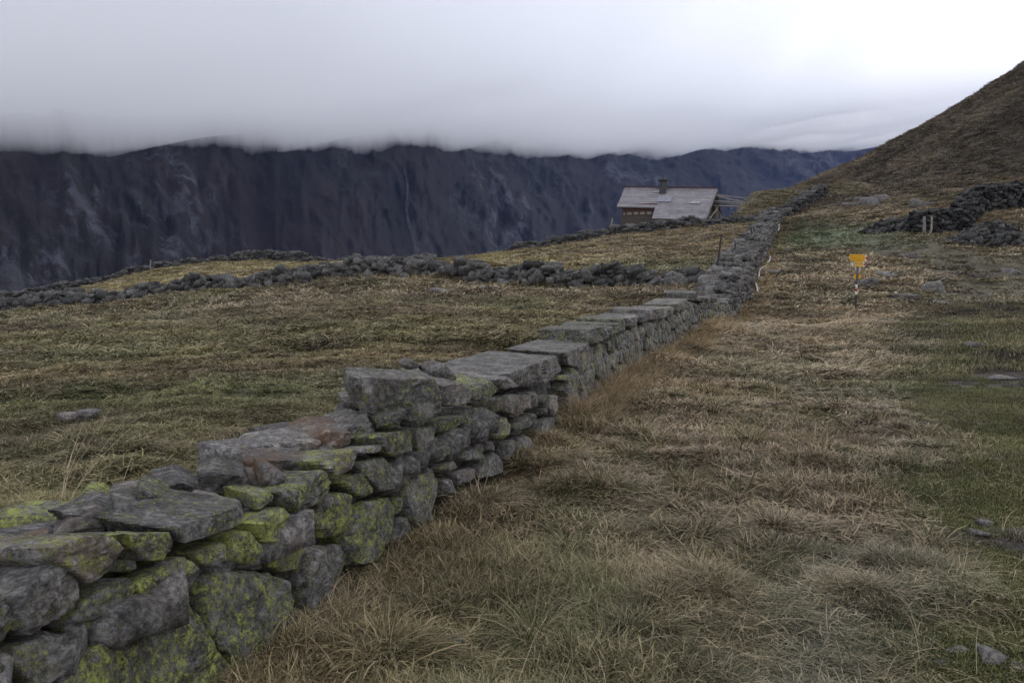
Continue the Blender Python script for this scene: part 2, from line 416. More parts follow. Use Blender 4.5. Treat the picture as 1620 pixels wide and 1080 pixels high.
# ------------------------------------------------------------------ ground: one sheet of meadow, the path is its own piece of the same sheet
def axis(lo, hi, fine, g):
    a = [0.0]
    while a[-1] < hi: a.append(a[-1] + max(fine, g * abs(a[-1])))
    b = [0.0]
    while b[-1] > lo: b.append(b[-1] - max(fine, g * abs(b[-1])))
    return np.array(b[:0:-1] + a)
xs = axis(-140, 150, 0.065, 0.015); ys = axis(-8, 215, 0.065, 0.015)
gx, gy = np.meshgrid(xs, ys); gx = gx.ravel(); gy = gy.ravel()
gz = H(gx, gy)
gc, gp, gr = sward(gx, gy)
nx, ny = len(xs), len(ys)
idx = np.arange(nx * ny).reshape(ny, nx)
quads = np.stack([idx[:-1, :-1], idx[:-1, 1:], idx[1:, 1:], idx[1:, :-1]], -1).reshape(-1, 4)
gv = np.stack([gx, gy, gz], 1)

m, t, b, o = mat('meadow_turf'); pos = position(t)
ca = attr(t, 'sward').outputs['Color']
n_a = noise(t, scaled(t, pos, (1, 1.6, 1)), 9, 8, 0.72)
c = mixc(t, ramp(t, n_a, [(0.35, 0.1), (0.65, 0.9)]), ca, (0.040, 0.030, 0.020))
far = noise(t, scaled(t, pos, (0.7, 1.6, 1), (0, 0, 0.3)), 2.2, 8, 0.7)
c = mixc(t, 0.8, c, ramp(t, far, [(0.3, 0.35), (0.5, 0.9), (0.7, 1.5)]), 'MULTIPLY')
c = mixc(t, 0.5, c, ramp(t, noise(t, pos, 60, 4, 0.7), [(0.3, 0.4), (0.7, 1.6)]), 'MULTIPLY')
t.links.new(c, b.inputs['Base Color'])
bump(t, b, maths(t, 'ADD', maths(t, 'MULTIPLY', far, 2.0), n_a), 0.8, 0.06)
M['turf'] = m
m, t, b, o = mat('path_moss_and_dirt'); pos = position(t)
ca = attr(t, 'sward').outputs['Color']
n_a = noise(t, pos, 4.0, 8, 0.7)
c = mixc(t, ramp(t, n_a, [(0.46, 0.0), (0.58, 0.85)]), ca, (0.075, 0.062, 0.052))
c = mixc(t, 0.8, c, ramp(t, noise(t, pos, 90, 5, 0.75), [(0.3, 0.3), (0.7, 1.7)]), 'MULTIPLY')
c = mixc(t, ramp(t, noise(t, pos, 45, 2, 0.5), [(0.68, 0.0), (0.72, 0.7)]), c, (0.16, 0.155, 0.15))
t.links.new(c, b.inputs['Base Color'])
bump(t, b, maths(t, 'ADD', noise(t, pos, 26, 8, 0.75), noise(t, pos, 100, 3, 0.7)), 0.9, 0.03)
M['path'] = m

fc = gp[quads].mean(1) > 0.5
fc &= (gy[quads].mean(1) < 62) & (gy[quads].mean(1) > -4) & gr[quads].all(1)
def sub_sheet(name, sel, mtl):
    q = quads[sel]; u, inv = np.unique(q.ravel(), return_inverse=True)
    return add(name, new_mesh(name, gv[u], inv.reshape(-1, 4), [mtl], True, {'sward': gc[u]}))
tag(sub_sheet('meadow', ~fc, M['turf']), 'frosty autumn meadow of straw and olive grass rising to the hill', 'meadow', kind='structure')
tag(sub_sheet('path', fc, M['path']), 'trodden mossy green and bare earth path at the right', 'path', kind='structure')

# ------------------------------------------------------------------ the mountainside across the valley
def mount(az, z):
    """distance from the camera of the far slope"""
    deg = np.degrees(az)
    D = np.interp(deg, [-60, -34, -20, -8, 0, 8, 16, 24, 40], [430, 480, 560, 700, 880, 1150, 1500, 1900, 2200])
    q = np.stack([deg * 0.16, z * 0.007, np.full_like(az, 3.3)], 1)
    rid = fbm(q, 5, 0.55)
    gul = 1 - np.abs(fbm(np.stack([deg * 0.35 + 0.016 * z, z * 0.007 - deg * .08, np.full_like(az, 9.1)], 1), 4, 0.5))
    fine = fbm(np.stack([deg * 2.2, z * 0.02, np.full_like(az, 5.7)], 1), 4, 0.6)
    crag = np.maximum(fbm(np.stack([deg * .9, z * .012, np.full_like(az, 2.2)], 1), 5, .6), 0)
    s_ = D / 900.0
    zf = np.interp(deg, [-58, -30, -15, 0, 16, 24, 42], [50, 78, 110, 165, 268, 325, 385])
    return D + z * 1.25 + 6.0 * np.maximum(0, z - zf - 34) + s_ * (80 * rid - 40 * (gul - .7) + 14 * fine - 40 * crag)
az = np.linspace(R(-58), R(42), 700)
MR = 290
A2, Z2 = np.meshgrid(az, np.linspace(0, 1, MR)); a = A2.ravel()
ztp = np.interp(np.degrees(a), [-58, -30, -15, 0, 16, 24, 42], [80, 106, 140, 200, 308, 366, 426])      # the hidden upper slope goes on a little way inside the cloud
z = -200 + (ztp + 200) * Z2.ravel()
rr = mount(a, z)
mv = np.stack([rr * np.sin(a), rr * np.cos(a), z + 6 * fbm(np.stack([np.degrees(a) * 1.3, z * .02, a * 0], 1), 3)], 1)
ii = np.arange(len(a)).reshape(MR, len(az))
mq = np.stack([ii[:-1, :-1], ii[:-1, 1:], ii[1:, 1:], ii[1:, :-1]], -1).reshape(-1, 4)
m, t, b, o = mat('far_heath_and_crags'); pos = position(t)
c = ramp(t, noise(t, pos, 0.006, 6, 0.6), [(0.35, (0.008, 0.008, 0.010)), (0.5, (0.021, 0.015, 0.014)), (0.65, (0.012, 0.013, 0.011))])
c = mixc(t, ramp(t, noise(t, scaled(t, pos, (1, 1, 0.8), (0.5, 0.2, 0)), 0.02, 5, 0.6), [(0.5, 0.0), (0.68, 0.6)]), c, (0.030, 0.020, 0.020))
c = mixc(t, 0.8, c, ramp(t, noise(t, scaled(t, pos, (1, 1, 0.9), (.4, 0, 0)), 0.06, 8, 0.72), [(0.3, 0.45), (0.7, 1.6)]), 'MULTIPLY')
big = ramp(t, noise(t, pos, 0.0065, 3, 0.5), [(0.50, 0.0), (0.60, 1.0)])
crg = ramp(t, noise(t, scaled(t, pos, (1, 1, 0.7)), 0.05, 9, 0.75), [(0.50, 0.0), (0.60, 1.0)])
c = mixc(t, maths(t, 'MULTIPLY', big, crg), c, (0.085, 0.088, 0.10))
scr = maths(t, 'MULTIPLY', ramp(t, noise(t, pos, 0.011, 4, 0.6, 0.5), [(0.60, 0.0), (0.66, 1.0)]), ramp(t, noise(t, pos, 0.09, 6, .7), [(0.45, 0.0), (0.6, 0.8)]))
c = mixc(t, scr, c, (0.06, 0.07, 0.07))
t.links.new(c, b.inputs['Base Color'])
bump(t, b, noise(t, scaled(t, pos, (1, 1, .4)), 0.06, 8, 0.7), 0.8, 8.0)
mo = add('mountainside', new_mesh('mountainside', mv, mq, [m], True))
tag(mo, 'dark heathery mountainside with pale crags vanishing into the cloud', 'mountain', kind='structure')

# pale scree gully running down the mountainside
gb = MB(); gpts = []
for k in range(16):
    f_ = k / 15.0
    px = 640 + 16 * f_ + 3 * math.sin(f_ * 9); py = 262 + 150 * f_
    aa = math.atan((px - 810) / F); zq = None
    for zt in np.linspace(300, -100, 500):
        rq = float(mount(np.array([aa]), np.array([zt]))[0]); Yq = rq * math.cos(aa)
        if P(px, py, Yq)[2] > zt: zq = zt; break
    gpts.append(np.array([(rq - 3) * math.sin(aa), (rq - 3) * math.cos(aa), zq if zq is not None else 0]))
gvs = []
for k, p in enumerate(gpts):
    w = 1.1 + 1.0 * (k / 15.0) + 0.5 * math.sin(k * 2.3)
    gvs += [p + (-w, 0, 0), p + (0, -2.0, 0.8), p + (w, 0, 0)]
gf = []
for k in range(15):
    gf += [(3 * k, 3 * k + 1, 3 * k + 4, 3 * k + 3), (3 * k + 1, 3 * k + 2, 3 * k + 5, 3 * k + 4)]
M['scree'] = plain('pale_scree', (0.05, 0.046, 0.048), 0.95, 0.5, 0.25)
gme = new_mesh('scree_gully', gvs, gf, [M['scree']], True)
tag(add('scree_gully', gme), 'thin pale scree gully running down the dark mountainside', 'gully', kind='structure')

# ------------------------------------------------------------------ low cloud on the far slope (a homogeneous volume with a ragged underside)
cx = np.linspace(-1100, 2300, 90); cy = np.linspace(300, 3200, 70)
CX, CY = np.meshgrid(cx, cy); CX = CX.ravel(); CY = CY.ravel()
und = 120 + 0.0 * CX
und = np.interp(CX, [-700, -306, -197, 0, 508, 948, 1700], [40, 76, 107, 160, 264, 322, 380])
und = und - 1 + np.maximum(0, np.interp(np.degrees(np.arctan2(CX, CY)), [-40, -30, -15, 0, 16, 24], [250, 320, 415, 660, 1180, 1550]) - np.sqrt(CX ** 2 + CY ** 2)) * 0.4
und = und + 17 * n2(CX, CY, 0.008, 4, 4.0) + 9 * n2(CX, CY, 0.0016, 2, 14.0)
top = und + np.interp(CX, [-600, 0, 600, 1200], [150, 140, 85, 45]) + 10 * n2(CX, CY, 0.003, 3, 6.0)
cv = np.concatenate([np.stack([CX, CY, und], 1), np.stack([CX, CY, top], 1)])
ci = np.arange(len(CX)).reshape(70, 90); o2 = len(CX)
dn = np.stack([ci[:-1, :-1], ci[1:, :-1], ci[1:, 1:], ci[:-1, 1:]], -1).reshape(-1, 4)
upq = np.stack([ci[:-1, :-1], ci[:-1, 1:], ci[1:, 1:], ci[1:, :-1]], -1).reshape(-1, 4) + o2
sides = []
for ring in (ci[0, :], ci[:, -1], ci[-1, ::-1], ci[::-1, 0]):
    for p_, q_ in zip(ring[:-1], ring[1:]): sides.append((p_, q_, q_ + o2, p_ + o2))
cq = np.concatenate([dn, upq, np.array(sides)])
def vol_mat(name, dens, colr, aniso):
    m = bpy.data.materials.new(name); m.use_nodes = True; t = m.node_tree
    for n in list(t.nodes): t.nodes.remove(n)
    o = t.nodes.new('ShaderNodeOutputMaterial'); v = t.nodes.new('ShaderNodeVolumePrincipled')
    v.inputs['Color'].default_value = (*colr, 1); v.inputs['Density'].default_value = dens; v.inputs['Anisotropy'].default_value = aniso
    t.links.new(v.outputs[0], o.inputs['Volume']); return m
cl = add('cloud', new_mesh('cloud', cv, cq, [vol_mat('low_cloud', 0.027, (1, 1, 1), 0.35)], True))
tag(cl, 'grey white bank of low cloud hiding the mountain top', 'cloud', kind='stuff')
hz = MB().box((300, 1500, 130), 2900, 1900, 405).build('haze', vol_mat('valley_haze', 0.00006, (0.40, 0.54, 1.0), 0.2))
tag(hz, 'thin bluish haze filling the valley air', 'haze', kind='stuff')
# ------------------------------------------------------------------ stones
def ico(sub):
    import bmesh
    bm = bmesh.new(); bmesh.ops.create_icosphere(bm, subdivisions=sub, radius=1.0)
    v = np.array([q.co[:] for q in bm.verts]); f = np.array([[q.index for q in p.verts] for p in bm.faces]); bm.free()
    return v / np.linalg.norm(v, axis=1)[:, None], f
ICO = {k: ico(k) for k in (1, 2, 3, 4, 5)}
def hull2(p):
    p = sorted(set(map(tuple, np.round(p, 5))))
    def half(pts):
        h = []
        for q in pts:
            while len(h) > 1 and (h[-1][0] - h[-2][0]) * (q[1] - h[-2][1]) - (h[-1][1] - h[-2][1]) * (q[0] - h[-2][0]) <= 0: h.pop()
            h.append(q)
        return h
    a = half(p); b = half(p[::-1]); return np.array(a[:-1] + b[:-1])
def planes_shape(ext, nrm_, off, sub, p=14.0):
    """rounded convex body: half spaces nrm_.x < off, sampled in directions spread over the half extents ext"""
    v, f = ICO[sub]
    d = v * ext; d = d / np.linalg.norm(d, axis=1)[:, None]
    q = np.maximum(d @ nrm_.T, 0) / off
    r = (q ** p).sum(1) ** (-1.0 / p)
    return d * r[:, None], f
def roughen(v, size, seed, amt=1.0, layer=None):
    """broken faces: coarse lumps, ledges along the layering, fine chips"""
    d = v / (np.linalg.norm(v, axis=1)[:, None] + 1e-9)
    s = 1.0 / size
    w = v * s * 1.6 + seed * 7.31
    k = 0.035 * fbm(w, 3) + 0.055 * fbm(v * s * 4.0 + seed, 4, 0.6)
    if layer is not None:
        h = (v @ layer) * s * 5.0 + 1.6 * fbm(v * s * 1.4 + seed * 3.3, 2)
        st = h - np.floor(h); k = k + 0.045 * (sstep(0.0, 0.35, st) - st)
    return v + d * (np.clip(k, -.12, .12) * size * amt)[:, None]
def prism_stone(ring, inward, depth, seed, sub=4, chips=6, bulge=0.0, p=14.0, amt=1.0, shrink=0.0):
    """stone whose front face is the world-space polygon ring, reaching depth along inward"""
    ring = np.asarray(ring, float); c0 = ring.mean(0)
    n = np.linalg.svd(ring - c0)[2][2]
    inward = np.asarray(inward, float); inward = inward / np.linalg.norm(inward)
    if n @ inward > 0: n = -n
    u = np.cross([0, 0, 1.0], n); u /= np.linalg.norm(u); w = np.cross(n, u)
    q = hull2(np.stack([(ring - c0) @ u, (ring - c0) @ w], 1))
    a = 0.5 * np.sum(q[:, 0] * np.roll(q[:, 1], -1) - np.roll(q[:, 0], -1) * q[:, 1])
    cc = q.mean(0)
    c = c0 + u * cc[0] + w * cc[1] + inward * depth / 2
    q = q - cc
    nr = []; of = []
    for i in range(len(q)):
        e_ = q[(i + 1) % len(q)] - q[i]; l = np.linalg.norm(e_)
        if l < 1e-4: continue
        o_ = np.array([e_[1], -e_[0]]) / l
        nn = u * o_[0] + w * o_[1]
        nn = nn - inward * (nn @ inward); nn = nn / np.linalg.norm(nn)
        dd = (u * q[i, 0] + w * q[i, 1]) @ nn
        nr.append(nn); of.append(max(dd - shrink, 0.012))
    g = np.random.default_rng(int(seed * 1000) % 999983)
    fo = max((-n @ inward) * depth / 2, 0.01)
    nr += [n, -n]; of += [fo + bulge, fo]
    ext = np.abs((np.stack([u, w, -inward]) @ np.array([(u * a_ + w * b_) for a_, b_ in q]).T)).max(1)
    # extents along world axes for direction spreading
    fr = np.stack([u, w, n]); ex = np.array([max(np.abs(q[:, 0]).max(), .02), max(np.abs(q[:, 1]).max(), .02), depth / 2])
    v_, f_ = ICO[sub]
    d = (v_ * ex) @ fr; d = d / np.linalg.norm(d, axis=1)[:, None]
    nr = np.array(nr); of = np.array(of)
    def surf(nr, of):
        k = np.maximum(d @ nr.T, 0) / of
        return d * ((k ** p).sum(1) ** (-1.0 / p))[:, None]
    v = surf(nr, of)
    add_n = []; add_o = []
    for k in range(chips):
        h = n * g.uniform(0.35, 1.3) + u * g.normal() * 0.8 + w * g.normal() * 0.8
        h = h / np.linalg.norm(h)
        add_n.append(h); add_o.append((v @ h).max() * g.uniform(0.84, 0.97))
    if chips:
        v = surf(np.vstack([nr, add_n]), np.concatenate([of, add_o]))
    size = math.sqrt(max(abs(a), 1e-4))
    lay = np.array([0.25, -0.2, 0.95]) + g.normal(size=3) * 0.25; lay /= np.linalg.norm(lay)
    for k in range(3 if sub > 3 else 2):            # broken ledges across the front
        th = g.uniform(0, 6.283); e_ = u * math.cos(th) + w * math.sin(th)
        sd_ = v @ e_ - g.uniform(-.1, .32) * size + .10 * size * fbm(v / size * 2.2 + seed * 1.7 + k, 3)
        v = v - n[None] * (sstep(-.02, .02, sd_ / size) * sstep(-.1, .15, (v @ n) / depth) * g.uniform(.025, .075) * size)[:, None]
    v = roughen(v, size, seed, amt, lay)
    return v, f_, c
stone_no = [0]
def stone_obj(v, f, c, parent, lichen=0.3, rust=0.0, tint=None, smooth=True, name='stone'):
    n = len(v); t_ = random.random() if tint is None else tint
    me = new_mesh(name, v, f, [M['rock']], smooth, {'lichen': np.full(n, lichen), 'tint': np.full(n, t_), 'rust': np.full(n, rust)})
    if smooth: me.set_sharp_from_angle(angle=R(27))
    o = bpy.data.objects.new(name, me); col.objects.link(o); o.location = c
    if parent is not None:
        o.parent = parent; o.matrix_parent_inverse = Matrix.Translation(-Vector(parent.location))
    return o
# a small stock of loose stones: angular blocks, slabs and lumps, unit size
def stock_stone(k, sub):
    g = np.random.default_rng(500 + k)
    nr = np.vstack([np.eye(3), -np.eye(3)]) + g.normal(size=(6, 3)) * 0.22
    ex = g.normal(size=(5, 3)); nr = np.vstack([nr, ex]); nr /= np.linalg.norm(nr, axis=1)[:, None]
    of = np.concatenate([np.ones(6), g.uniform(1.15, 1.5, 5)])
    v, f = planes_shape(np.ones(3), nr, of, sub, 40.0)
    return roughen(v, 1.9, k * 3.7, 0.75, np.array([.1, .2, .97])), f
def block_stone(k, extra):
    """angular broken block: hull of jittered corners and a few edge points"""
    import bmesh
    g = np.random.default_rng(900 + k * 7 + extra)
    pts_ = [np.array([a_, b_, c_]) * g.uniform(.62, 1.12, 3) for a_ in (-1, 1) for b_ in (-1, 1) for c_ in (-1, 1)]
    for _ in range(extra):
        q = g.uniform(-1, 1, 3); q[g.integers(0, 3)] = g.choice([-1.1, 1.1]); pts_.append(q)
    bm = bmesh.new()
    for q in pts_: bm.verts.new(q)
    r = bmesh.ops.convex_hull(bm, input=bm.verts)
    dead = [q for q in bm.verts if not q.link_faces]
    for q in dead: bm.verts.remove(q)
    bmesh.ops.triangulate(bm, faces=bm.faces); bmesh.ops.recalc_face_normals(bm, faces=bm.faces)
    bm.verts.index_update()
    v = np.array([q.co[:] for q in bm.verts]); f = np.array([[q.index for q in p_.verts] for p_ in bm.faces]); bm.free()
    return v, f
STOCK = {1: [block_stone(k, 2) for k in range(14)], 2: [block_stone(k, 6) for k in range(14)], 3: [stock_stone(k, 3) for k in range(14)]}
STOCK_ME = {}
def stock_mesh(k, sub, lq, dark=0.0):
    """shared mesh of one stock stone, three grades of lichen"""
    key = (k, sub, lq, dark)
    if key not in STOCK_ME:
        v, f = STOCK[sub][k]; n = len(v)
        STOCK_ME[key] = new_mesh('stone', v, f, [M['rock']], sub > 2, {'lichen': np.full(n, (0.0, 0.08, 0.25)[lq]), 'tint': np.full(n, (k * 0.37) % 1.0 - dark), 'rust': np.full(n, 0.25 if k % 6 == 0 else 0.0)})
    return STOCK_ME[key]
def rot_m(yaw, pitch=0.0, roll=0.0):
    return Matrix.Rotation(yaw, 3, 'Z') @ Matrix.Rotation(pitch, 3, 'Y') @ Matrix.Rotation(roll, 3, 'X')
class Stones:
    """loose stones of one wall or heap: the ones that show largest become parts of their own, the rest one joined part"""
    def __init__(s, dark=0.0): s.items = []; s.dark = dark
    def add(s, c, half, yaw=0.0, pitch=0.0, roll=0.0, lq=0): s.items.append((np.asarray(c, float), np.asarray(half, float), yaw, pitch, roll, lq))
    def build(s, parent, limit=300, sub=2, subfar=1, rest_name='packed_stones', min_px=6.0, mask=None):
        def shown(it): return F * 2 * math.sqrt(it[1][0] * it[1][2]) / max(it[0][1], 1.5) - (0 if mask is None or mask(it) else 1000)
        order = sorted(s.items, key=lambda it: -shown(it))
        solo = [it for it in order[:limit] if shown(it) > min_px]; rest = order[len(solo):]
        for it in solo:
            c, h, yw, pt, rl, lq = it
            k = random.randrange(14)
            px = shown(it)
            me = stock_mesh(k, sub, lq, s.dark)
            o = bpy.data.objects.new('stone', me); col.objects.link(o)
            o.location = c; o.rotation_euler = rot_m(yw, pt, rl).to_euler(); o.scale = h
            o.parent = parent; o.matrix_parent_inverse = Matrix.Translation(-Vector(parent.location))
        if rest:
            vs = []; fs = []; tn = []; lc = []; b_ = 0
            for it in rest:
                c, h, yw, pt, rl, lq = it
                k = random.randrange(14); v, f = STOCK[subfar][k]
                q = (v * h) @ np.array(rot_m(yw, pt, rl)).T + c
                vs.append(q); fs.append(f + b_); b_ += len(q)
                tn.append(np.full(len(q), random.random() - s.dark)); lc.append(np.full(len(q), (0.0, 0.08, 0.25)[lq]))
            me = new_mesh(rest_name, np.vstack(vs), np.vstack(fs), [M['rock']], False, {'tint': np.concatenate(tn), 'lichen': np.concatenate(lc), 'rust': np.zeros(b_)})
            o = add(rest_name, me, parent); o['kind'] = 'stuff'
        return len(solo), len(rest)

# ------------------------------------------------------------------ the long dry stone wall
wall = tag(empty('dry_stone_wall', (float(main_x(6.0)), 6.0, 0.0)), 'long lichen-covered dry stone wall running from the foreground up to the hill', 'wall')
# front face of the near stretch: a plane through the foot line, leaning back
FD = np.array([0.315, 1.0, 0.0]); FD /= np.linalg.norm(FD)       # along the wall, away from the camera
FN = np.array([FD[1], -FD[0], 0.0])                              # towards the path
BAT = R(9)
FW = np.array([0, 0, 1.0]) * math.cos(BAT) - FN * math.sin(BAT)  # up the face
FNN = np.cross(FD, FW); FNN = FNN if FNN @ FN > 0 else -FNN
FO = np.array([-2.0, 0.0, 0.0])
def on_face(px, py, push=0.0):
    d = ray(px, py); o_ = FO + FNN * push
    t_ = ((o_ - np.array([0, 0, EYE])) @ FNN) / (d @ FNN)
    return np.array([0, 0, EYE]) + d * t_
def face_st(p): return (p - FO) @ FD, (p - FO) @ FW
HERO = [  # front outline in the photograph, lichen, rust, push out (m), depth
 ([(37,937),(98,887),(122,903),(135,921),(135,956),(102,982),(55,1012),(33,1003),(14,942)], .12, .15, .03, .42),
 ([(-45,950),(0,928),(20,957),(33,976),(30,998),(16,1025),(0,1035),(-40,1050)], .30, 0, .0, .35),
 ([(22,1021),(53,1014),(94,990),(110,1000),(122,1021),(126,1041),(96,1076),(60,1097),(30,1060)], .28, .2, .0, .35),
 ([(0,1045),(24,1043),(39,1064),(44,1095),(-20,1120),(-25,1060)], .35, 0, .0, .35),
 ([(136,943),(183,911),(204,909),(222,929),(222,952),(191,974),(130,1029),(114,1003),(104,986)], .32, 0, .0, .35),
 ([(98,1079),(163,1006),(185,1011),(191,1033),(203,1080),(207,1120),(88,1120)], .46, 0, .01, .35),
 ([(175,996),(214,960),(300,921),(306,921),(327,966),(351,1021),(373,1060),(380,1140),(205,1140),(195,1040)], .40, 0, .02, .38),
 ([(215,918),(290,875),(320,893),(322,902),(263,938),(225,952)], .46, 0, .02, .35),
 ([(324,903),(368,907),(416,900),(463,911),(480,946),(484,1003),(431,1062),(398,1078),(376,1072),(349,1017),(329,941)], .36, 0, .03, .36),
 ([(501,857),(556,856),(563,870),(553,921),(525,962),(504,990),(488,966),(482,919),(492,885)], .18, 0, .0, .34),
 ([(400,1060),(423,1058),(446,1070),(447,1100),(398,1100)], .3, 0, .0, .3),
 ([(450,1074),(475,1064),(496,1080),(490,1105),(452,1105)], .3, 0, .0, .3),
 ([(486,1012),(510,1004),(530,1020),(520,1046),(490,1048)], .2, 0, .0, .3),
 ([(80,862),(135,841),(186,842),(206,853),(206,873),(182,909),(150,930),(138,913),(130,893),(84,888)], .30, .25, .05, .50),
 ([(118,894),(146,897),(138,932),(126,908)], .1, .6, .0, .3),
 ([(196,839),(284,836),(295,854),(288,871),(253,893),(229,891),(222,863)], .38, .2, .04, .45),
 ([(204,883),(222,876),(226,899),(212,911),(195,907)], .36, 0, .0, .3),
 ([(310,872),(353,852),(372,867),(365,883),(347,897),(324,899)], .46, 0, .02, .34),
 ([(402,827),(450,797),(469,802),(464,835),(442,869),(417,855)], .50, 0, .05, .36),
 ([(364,849),(397,833),(415,859),(436,871),(430,886),(407,896),(366,897)], .46, 0, .02, .34),
 ([(466,824),(487,819),(501,843),(497,876),(480,905),(462,910),(432,898),(442,875),(462,849)], .46, 0, .01, .34),
 ([(450,776),(511,739),(523,747),(538,768),(519,800),(499,814),(470,814)], .36, .1, .06, .42),
 ([(511,725),(556,706),(570,711),(560,745),(540,763),(519,741)], .36, 0, .04, .42),
 ([(491,820),(527,786),(544,773),(560,782),(564,802),(557,845),(523,853)], .44, 0, .0, .34),
 ([(561,823),(584,793),(617,783),(631,798),(630,843),(613,863),(600,890),(566,898),(559,857)], .42, 0, .02, .36),
 ([(540,761),(578,743),(588,757),(599,780),(576,791),(560,777)], .46, 0, .01, .32),
 ([(565,729),(612,719),(640,739),(642,753),(626,776),(601,780),(581,757)], .28, 0, .02, .34),
 ([(571,708),(616,697),(618,711),(600,719),(571,721)], .28, 0, .03, .36),
 ([(599,685),(652,675),(661,692),(658,711),(632,725),(616,717)], .34, .3, .04, .40),
 ([(646,727),(686,736),(703,750),(705,790),(690,833),(662,837),(651,800),(645,760)], .30, 0, .02, .34),
 ([(628,782),(641,784),(643,803),(633,821)], .36, 0, .0, .3),
 ([(634,828),(645,812),(658,819),(660,857),(641,862),(630,860)], .15, 0, .0, .3),
 ([(656,675),(697,672),(699,690),(687,729),(667,729),(660,703)], .25, .35, .0, .34),
 ([(703,663),(740,652),(742,668),(724,684),(703,688)], .32, 0, .01, .34),
 ([(699,695),(736,680),(736,700),(722,711),(695,735),(687,723)], .22, 0, .01, .34),
 ([(743,642),(781,641),(775,688),(746,700),(738,674)], .22, 0, .02, .34),
 ([(782,648),(791,655),(785,690),(776,690)], .2, 0, .0, .3),
 ([(792,662),(805,655),(811,682),(801,698),(788,694)], .45, 0, .01, .3),
 ([(722,713),(768,697),(772,727),(740,731),(724,722)], .2, 0, .01, .32),
 ([(699,734),(724,723),(724,743),(709,750),(700,743)], .2, 0, .0, .3),
 ([(771,693),(783,695),(783,717),(772,715)], .1, 0, .0, .3),
 ([(760,743),(785,709),(799,721),(798,750),(775,757),(760,755)], .1, 0, .01, .3),
 ([(722,745),(756,735),(758,757),(730,772)], .1, 0, .0, .3),
 ([(700,757),(722,752),(724,780),(708,790)], .1, 0, .0, .3),
 ([(803,700),(822,691),(822,730),(806,742)], .1, 0, .0, .3),
 ([(782,627),(803,621),(801,651),(789,655)], .2, .3, .0, .3),
 ([(805,623),(825,621),(829,655),(820,665),(804,647)], .15, .2, .0, .3),
 ([(827,622),(840,622),(842,651),(832,651)], .15, 0, .0, .3),
 ([(842,617),(850,617),(858,647),(845,647)], .15, 0, .02, .3),
 ([(852,621),(872,621),(872,638),(857,641)], .25, 0, .0, .3),
 ([(874,622),(887,622),(891,651),(877,659),(871,642)], .15, 0, .01, .3),
 ([(816,670),(850,649),(856,663),(842,679),(822,683)], .15, 0, .02, .3),
 ([(857,662),(889,655),(895,683),(862,700)], .12, 0, .0, .3),
 ([(824,691),(838,685),(848,708),(830,716)], .12, 0, .0, .3),
 ([(857,644),(870,643),(870,656),(860,659)], .12, 0, .0, .3),
 ([(894,591),(917,588),(920,602),(903,608),(894,602)], .25, 0, .0, .3),
 ([(890,609),(900,611),(903,624),(893,626)], .2, 0, .0, .3),
 ([(892,627),(909,626),(911,641),(896,649)], .15, 0, .0, .3),
 ([(906,610),(923,605),(922,629),(910,630)], .3, 0, .0, .3),
 ([(925,603),(942,604),(942,622),(927,629)], .15, 0, .0, .3),
 ([(899,652),(928,642),(928,663),(906,676)], .15, 0, .0, .3),
]
for i, (poly, li, ru, push, dep) in enumerate(HERO):
    ring = [on_face(x, y, push) for x, y in poly]
    big = max(abs(p[0] - q[0]) for p in poly for q in poly)
    v, f, c = prism_stone(ring, -FNN + np.array([0, 0, .05]), dep, 1.37 * i + .5, 5 if big > 75 else (4 if big > 40 else 3), 3, 0.006, 60.0, 0.8, 0.010)
    stone_obj(v, f, c, wall, min(.75, li * 1.02), ru)
# stones on top: outline of the front side in the photograph, distance, yaw of that side (0 faces the camera, + turns to the path), depth
def top_stone(poly, Y, yaw, dep, lichen=.15, rust=0.0, tilt=0.0, drop=0.0, tint=None, chips=3, amt=0.8, p=60.0):
    cxp = sum(q[0] for q in poly) / len(poly); cyp = sum(q[1] for q in poly) / len(poly)
    c = P(cxp, cyp, Y)
    n = np.array([math.sin(yaw), -math.cos(yaw), 0.0])
    ring = []
    for x, y in poly:
        d = ray(x, y); t_ = ((c - np.array([0, 0, EYE])) @ n) / (d @ n); ring.append(np.array([0, 0, EYE]) + d * t_)
    big = max(abs(p_[0] - q[0]) for p_ in poly for q in poly)
    inward = -n + np.array([0, 0, tilt])
    v, f, cc = prism_stone(ring, inward, dep, cxp * .013 + cyp * .007, 5 if big > 75 else 4, chips, 0.0, p, amt, 0.0)
    cc = cc - np.array([0, 0, drop])
    return stone_obj(v, f, cc, wall, lichen, rust, tint)
FY = math.atan2(FN[0], -FN[1])        # yaw of the wall's front face
